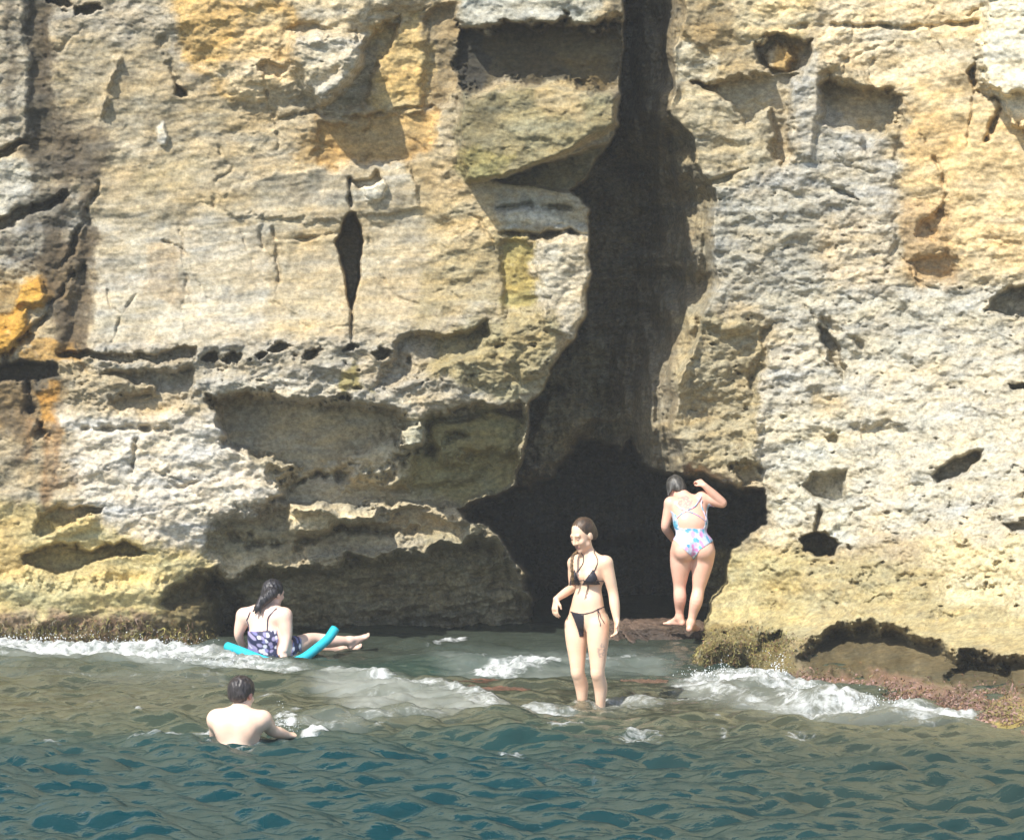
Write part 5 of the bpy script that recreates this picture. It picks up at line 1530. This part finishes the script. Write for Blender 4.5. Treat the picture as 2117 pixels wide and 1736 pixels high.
    cb = np.tile(np.array((0.015, 0.46, 0.56)), (len(v), 1))
    sp = fbm(v[:, 0] * 40, v[:, 2] * 40 + v[:, 1] * 30, 2, seed=571)
    cb[sp > 0.30] = (0.01, 0.30, 0.40)
    fl = link('pool_noodle', mesh_from('pool_noodle', v, fc, plain_material('foam_float', 0.6, 0.08, 60.0), cb), label='turquoise foam pool noodle bent under the person in navy printed swimsuit', category='pool noodle', loc=O)
    for e, d in ((path[0], path[0] - path[1]), (path[-1], path[-1] - path[-2])):
        d = unit(d); a_ = unit(np.cross(d, (0.3, 0.8, 0.4))); b_ = np.cross(d, a_)
        w = np.linspace(0, 2 * np.pi, 14, endpoint=False)
        ring = np.concatenate([e + d * 0.002 + 0.013 * (np.cos(w)[:, None] * a_ + np.sin(w)[:, None] * b_), [e + d * 0.002]])
        fcs = np.array([[i, (i + 1) % 14, 14, 14] for i in range(14)])[:, :3]
        link('hollow_end', mesh_from('hollow_end', ring, fcs, M_CLOTH, np.tile((0.005, 0.06, 0.08), (15, 1))), fl)
    return person

# ---------------------------------------------------------------- 4: bare-backed swimmer
def person_swimmer():
    r0 = 22.62
    O = at(490, 1550, r0); O[2] = 0
    W = lambda a, b, dy=0.0: at(a, b, r0 + dy) - O
    S = Form(0.006)
    u = np.array((0, 0, 1.0)); f = unit((0.18, 0.98, 0)); l = np.cross(u, f); ax = (l, f, u)
    pel = W(488, 1600, 0.0); wai = W(487, 1565, 0.0); che = W(492, 1512, 0.02); nb = W(496, 1470, 0.06)
    S.ell(pel, (0.165, 0.12, 0.13), ax, 0.06)
    S.ell(wai, (0.158, 0.112, 0.14), ax, 0.08)
    S.ell(che, (0.172, 0.120, 0.165), ax, 0.08)
    S.ell(che + u * 0.07, (0.190, 0.100, 0.085), ax, 0.06)
    for q in (-1, 1):
        S.cap(nb - u * 0.01, che + l * q * 0.165 + u * 0.085, 0.048, 0.060, 0.06)
        S.ell(che - f * 0.075 + l * q * 0.08 + u * 0.035, (0.070, 0.045, 0.085), ax, 0.05)       # shoulder blades
    shL = W(449, 1486, 0.05); elL = W(446, 1535, 0.20); wrL = W(440, 1575, 0.42)
    shR = W(544, 1487, 0.03); elR = W(563, 1510, 0.16); wrR = W(594, 1519, 0.30)
    S.cap(che + l * 0.12 + u * 0.07, shL, 0.062, 0.060, 0.05); S.cap(che - l * 0.12 + u * 0.07, shR, 0.062, 0.060, 0.05)
    S.chain([shL, shL * .5 + elL * .5, elL, wrL], [0.060, 0.054, 0.042, 0.029], 0.03)
    S.chain([shR, shR * .5 + elR * .5, elR, elR * .6 + wrR * .4, wrR], [0.060, 0.055, 0.043, 0.043, 0.029], 0.03)
    add_hand(S, wrL, np.array((-0.2, 0.9, -0.2)), np.array((0, 0, 1)), np.array((1, 0, 0)), 1.05, 0.2)
    add_hand(S, wrR, np.array((0.6, 0.7, -0.12)), np.array((0.3, -0.2, 1)), np.array((-1, 0.6, 0)), 1.05, 0.25)
    hc = W(500, 1434, 0.12)
    hf = np.array((0.42, 0.88, -0.22)); hu = np.array((0.02, 0.1, 1))
    S.cap(nb - u * 0.02, hc - u * 0.05, 0.062, 0.060, 0.03)
    P, hax = add_head(S, hc, hf, hu, 1.06)
    for q in (-1, 1):
        hp = pel + l * q * 0.09 - u * 0.04; kn = hp + f * 0.22 - u * 0.36; an = kn - f * 0.10 - u * 0.40
        S.chain([hp, kn, an], [0.09, 0.06, 0.038], 0.03)
        add_foot(S, an, f, 1.05)
    S.field()
    V, Fc = S.skin()
    cc = skin_colour(V, np.array((0.88, 0.62, 0.47)), 4)
    ear = np.linalg.norm(V - P(-0.076, -0.006, -0.012), axis=1) < 0.03
    cc[ear] = (0.55, 0.26, 0.21)
    person = link('person', mesh_from('person', V, Fc, M_SKIN, cc), label='bare-backed person with short dark hair swimming chest-deep in the sea', category='person', loc=O)
    V2, F2 = S.skin(0.006)
    shell(S, V2, F2, (V2[:, 2] < pel[2] + 0.06) & (V2[:, 2] > pel[2] - 0.30), 'swim_shorts', person, M_CLOTH, lambda v: np.tile((0.02, 0.025, 0.06), (len(v), 1)))
    Hs = Form(0.0062)
    Hs.ell(P(0, -0.016, 0.034), 1.06 * np.array((0.092, 0.106, 0.096)), hax, 0.02)
    Hs.ell(P(0, -0.062, -0.020), 1.06 * np.array((0.070, 0.045, 0.050)), hax, 0.03)
    Hs.ell(P(0, 0.105, -0.040), 1.06 * np.array((0.075, 0.080, 0.110)), hax, 0.015, op=-1)
    Hs.ell(P(0.085, 0.0, -0.035), (0.03, 0.045, 0.045), hax, 0.01, op=-1); Hs.ell(P(-0.085, 0.0, -0.035), (0.03, 0.045, 0.045), hax, 0.01, op=-1)
    Hs.field(); hv, hf_ = Hs.skin()
    n = fbm(hv[:, 0] * 50, hv[:, 2] * 22 + hv[:, 1] * 22, 3, seed=581)
    hv = hv + 0.018 * n[:, None] * np.array((0.2, -0.6, 0.6))
    hc_ = np.array((0.030, 0.024, 0.024))[None] * (1 + 1.3 * n[:, None])
    link('hair', mesh_from('hair', hv, hf_, M_HAIR, np.clip(hc_, 0.008, 1)), person)
    return person

person_bikini(); person_floral(); person_seated(); person_swimmer()

# ================================================================== WEED AND SPRAY
def leaf_material(name, rough=0.55):
    return plain_material(name, rough, 0.2, 20.0)

M_WEED = leaf_material('weed')

def seaweed(name, spots_, count, seed, palette, label, length=(0.015, 0.042)):
    r = np.random.default_rng(seed)
    V, Fc, Cc = [], [], []
    o = 0
    w = np.array([s[4] for s in spots_], float); w /= w.sum()
    for _ in range(count):
        s = spots_[r.choice(len(spots_), p=w)]
        a = r.normal(s[0], s[2]); b = r.normal(s[1], s[3])
        rng_ = cliff_range(a, b)
        p = at(a, b, rng_ - 0.012)
        if p[2] < -0.08 or rng_ > 30.9:
            continue
        L = r.uniform(*length); wd = r.uniform(0.004, 0.011)
        d = unit((r.normal(0, 0.8), -0.45 + r.normal(0, 0.25), r.normal(-0.35, 0.6)))
        side = unit(np.cross(d, r.normal(size=3)))
        c = np.array(palette[r.integers(len(palette))]) * r.uniform(0.6, 1.35)
        n = 4
        for i in range(n):
            t_ = i / (n - 1)
            q = p + d * L * t_ + np.array((0, -0.01 * t_, -0.75 * L * t_ * t_)) + side * 0.015 * math.sin(5 * t_ + o)
            ww = wd * (1 - 0.75 * t_)
            V += [q - side * ww, q + side * ww]; Cc += [c, c]
        for i in range(n - 1):
            k = o + 2 * i
            Fc.append([k, k + 1, k + 3, k + 2])
        o += 2 * n
    return link(name, mesh_from(name, np.array(V), np.array(Fc), M_WEED, np.array(Cc)), kind='stuff', label=label, category='seaweed')

OLV = (0.11, 0.095, 0.03); GLD = (0.19, 0.15, 0.045); RST = (0.17, 0.095, 0.045); YEL = (0.27, 0.24, 0.075); PNK = (0.27, 0.16, 0.13); MAR = (0.14, 0.085, 0.065)
seaweed('seaweed', [(1480, 1345, 40, 18, 5), (1430, 1365, 26, 14, 2), (1560, 1355, 34, 22, 3), (1610, 1330, 22, 14, 1.5), (1520, 1310, 40, 10, 1.5)], 3600, 1, [OLV, GLD, RST, OLV, YEL],
        'golden olive seaweed hanging on the rock foot right of the cave')
seaweed('seaweed', [(1800, 1440, 70, 18, 4), (1930, 1460, 80, 18, 4), (1680, 1415, 24, 16, 1.5), (2050, 1440, 50, 16, 2), (2070, 1480, 40, 10, 1)], 6500, 2, [PNK, MAR, PNK, OLV, RST],
        'pinkish brown weed matted over the right foot of the cliff', (0.025, 0.07))
seaweed('seaweed', [(200, 1300, 90, 12, 4), (60, 1305, 60, 10, 2), (340, 1318, 60, 10, 3), (420, 1325, 30, 10, 1.5)], 1800, 3, [OLV, GLD, OLV, RST, YEL],
        'brown weed tufts along the waterline at the left cliff foot', (0.015, 0.04))

def spray(name, bursts, seed, label):
    """flying drops and ragged sheets of a breaking wave"""
    r = np.random.default_rng(seed)
    v0, f0 = ico(1)
    V, Fc = [], []; o = 0
    for (x, y, z, dx, dy, dz, cnt, size) in bursts:
        for _ in range(cnt // 2):
            k = r.random()
            h_ = dz * (1 - r.random() ** 0.45)
            p = np.array((x + r.normal(0, dx), y + r.normal(0, dy), z + h_))
            s = 0.75 * size * r.uniform(0.3, 1.0) * (1.0 - 0.5 * h_ / max(dz, 1e-6))
            V.append(v0 * np.array((s * r.uniform(0.6, 1.5), s, s * r.uniform(0.6, 1.6))) + p); Fc.append(f0 + o); o += len(v0)
    m = spray.mat
    return link(name, mesh_from(name, np.concatenate(V), np.concatenate(Fc), m, np.tile((0.72, 0.75, 0.76), (o, 1))), kind='stuff', label=label, category='spray')
spray.mat = plain_material('spray', 0.35, 0.05)

def burst(a, b, z, dx, dy, dz, cnt, size):
    x, y = pt(a, b)
    return (x, y, z, dx, dy, dz, cnt, size)

spray('spray', [burst(1612, 1408, 0.06, 0.05, 0.10, 0.26, 220, 0.010), burst(1470, 1408, 0.05, 0.12, 0.10, 0.10, 240, 0.010), burst(1800, 1470, 0.05, 0.14, 0.10, 0.12, 300, 0.010),
                burst(1700, 1445, 0.05, 0.16, 0.10, 0.10, 240, 0.009), burst(1560, 1410, 0.05, 0.12, 0.10, 0.10, 180, 0.009), burst(1492, 1404, 0.06, 0.02, 0.05, 0.18, 60, 0.009)], 11, 'white spray thrown up by waves against the right cliff foot')
spray('spray', [burst(588, 1515, 0.02, 0.07, 0.08, 0.12, 150, 0.008), burst(582, 1510, 0.04, 0.02, 0.04, 0.24, 50, 0.008), burst(610, 1520, 0.02, 0.05, 0.08, 0.08, 90, 0.008), burst(425, 1545, 0.02, 0.07, 0.06, 0.06, 70, 0.008)], 12,
      'splash of white water around the swimmer with the bare back')
spray('spray', [burst(160, 1330, 0.06, 0.35, 0.25, 0.10, 420, 0.010), burst(330, 1345, 0.05, 0.25, 0.22, 0.08, 260, 0.009), burst(20, 1335, 0.06, 0.3, 0.25, 0.08, 220, 0.010), burst(470, 1380, 0.05, 0.2, 0.2, 0.05, 120, 0.008)], 13,
      'white spray along the wave washing the left cliff foot')

# ================================================================== AIR WITH ADDED HAZE
HAZE = 0.00115
# haze volume added to lift the darks, in place of lens glare
hz = bpy.data.materials.new('haze'); hz.use_nodes = True
hn = hz.node_tree.nodes; hn.clear()
ho = hn.new('ShaderNodeOutputMaterial'); pv = hn.new('ShaderNodeVolumePrincipled')
pv.inputs['Color'].default_value = (0.93, 0.95, 0.97, 1)
pv.inputs['Density'].default_value = HAZE
hz.node_tree.links.new(pv.outputs[0], ho.inputs['Volume'])
x0, x1, y0_, y1_, z0, z1 = -165, 165, -165, 45, -7.0, 46.0
hv = np.array([(x, y, z) for x in (x0, x1) for y in (y0_, y1_) for z in (z0, z1)], float)
hf = np.array([(0, 1, 3, 2), (4, 6, 7, 5), (0, 4, 5, 1), (2, 3, 7, 6), (0, 2, 6, 4), (1, 5, 7, 3)])
link('haze', mesh_from('haze', hv, hf, hz, smooth=False), kind='stuff', label='thin haze added in front of the cliff to lift the darks like lens glare', category='haze')
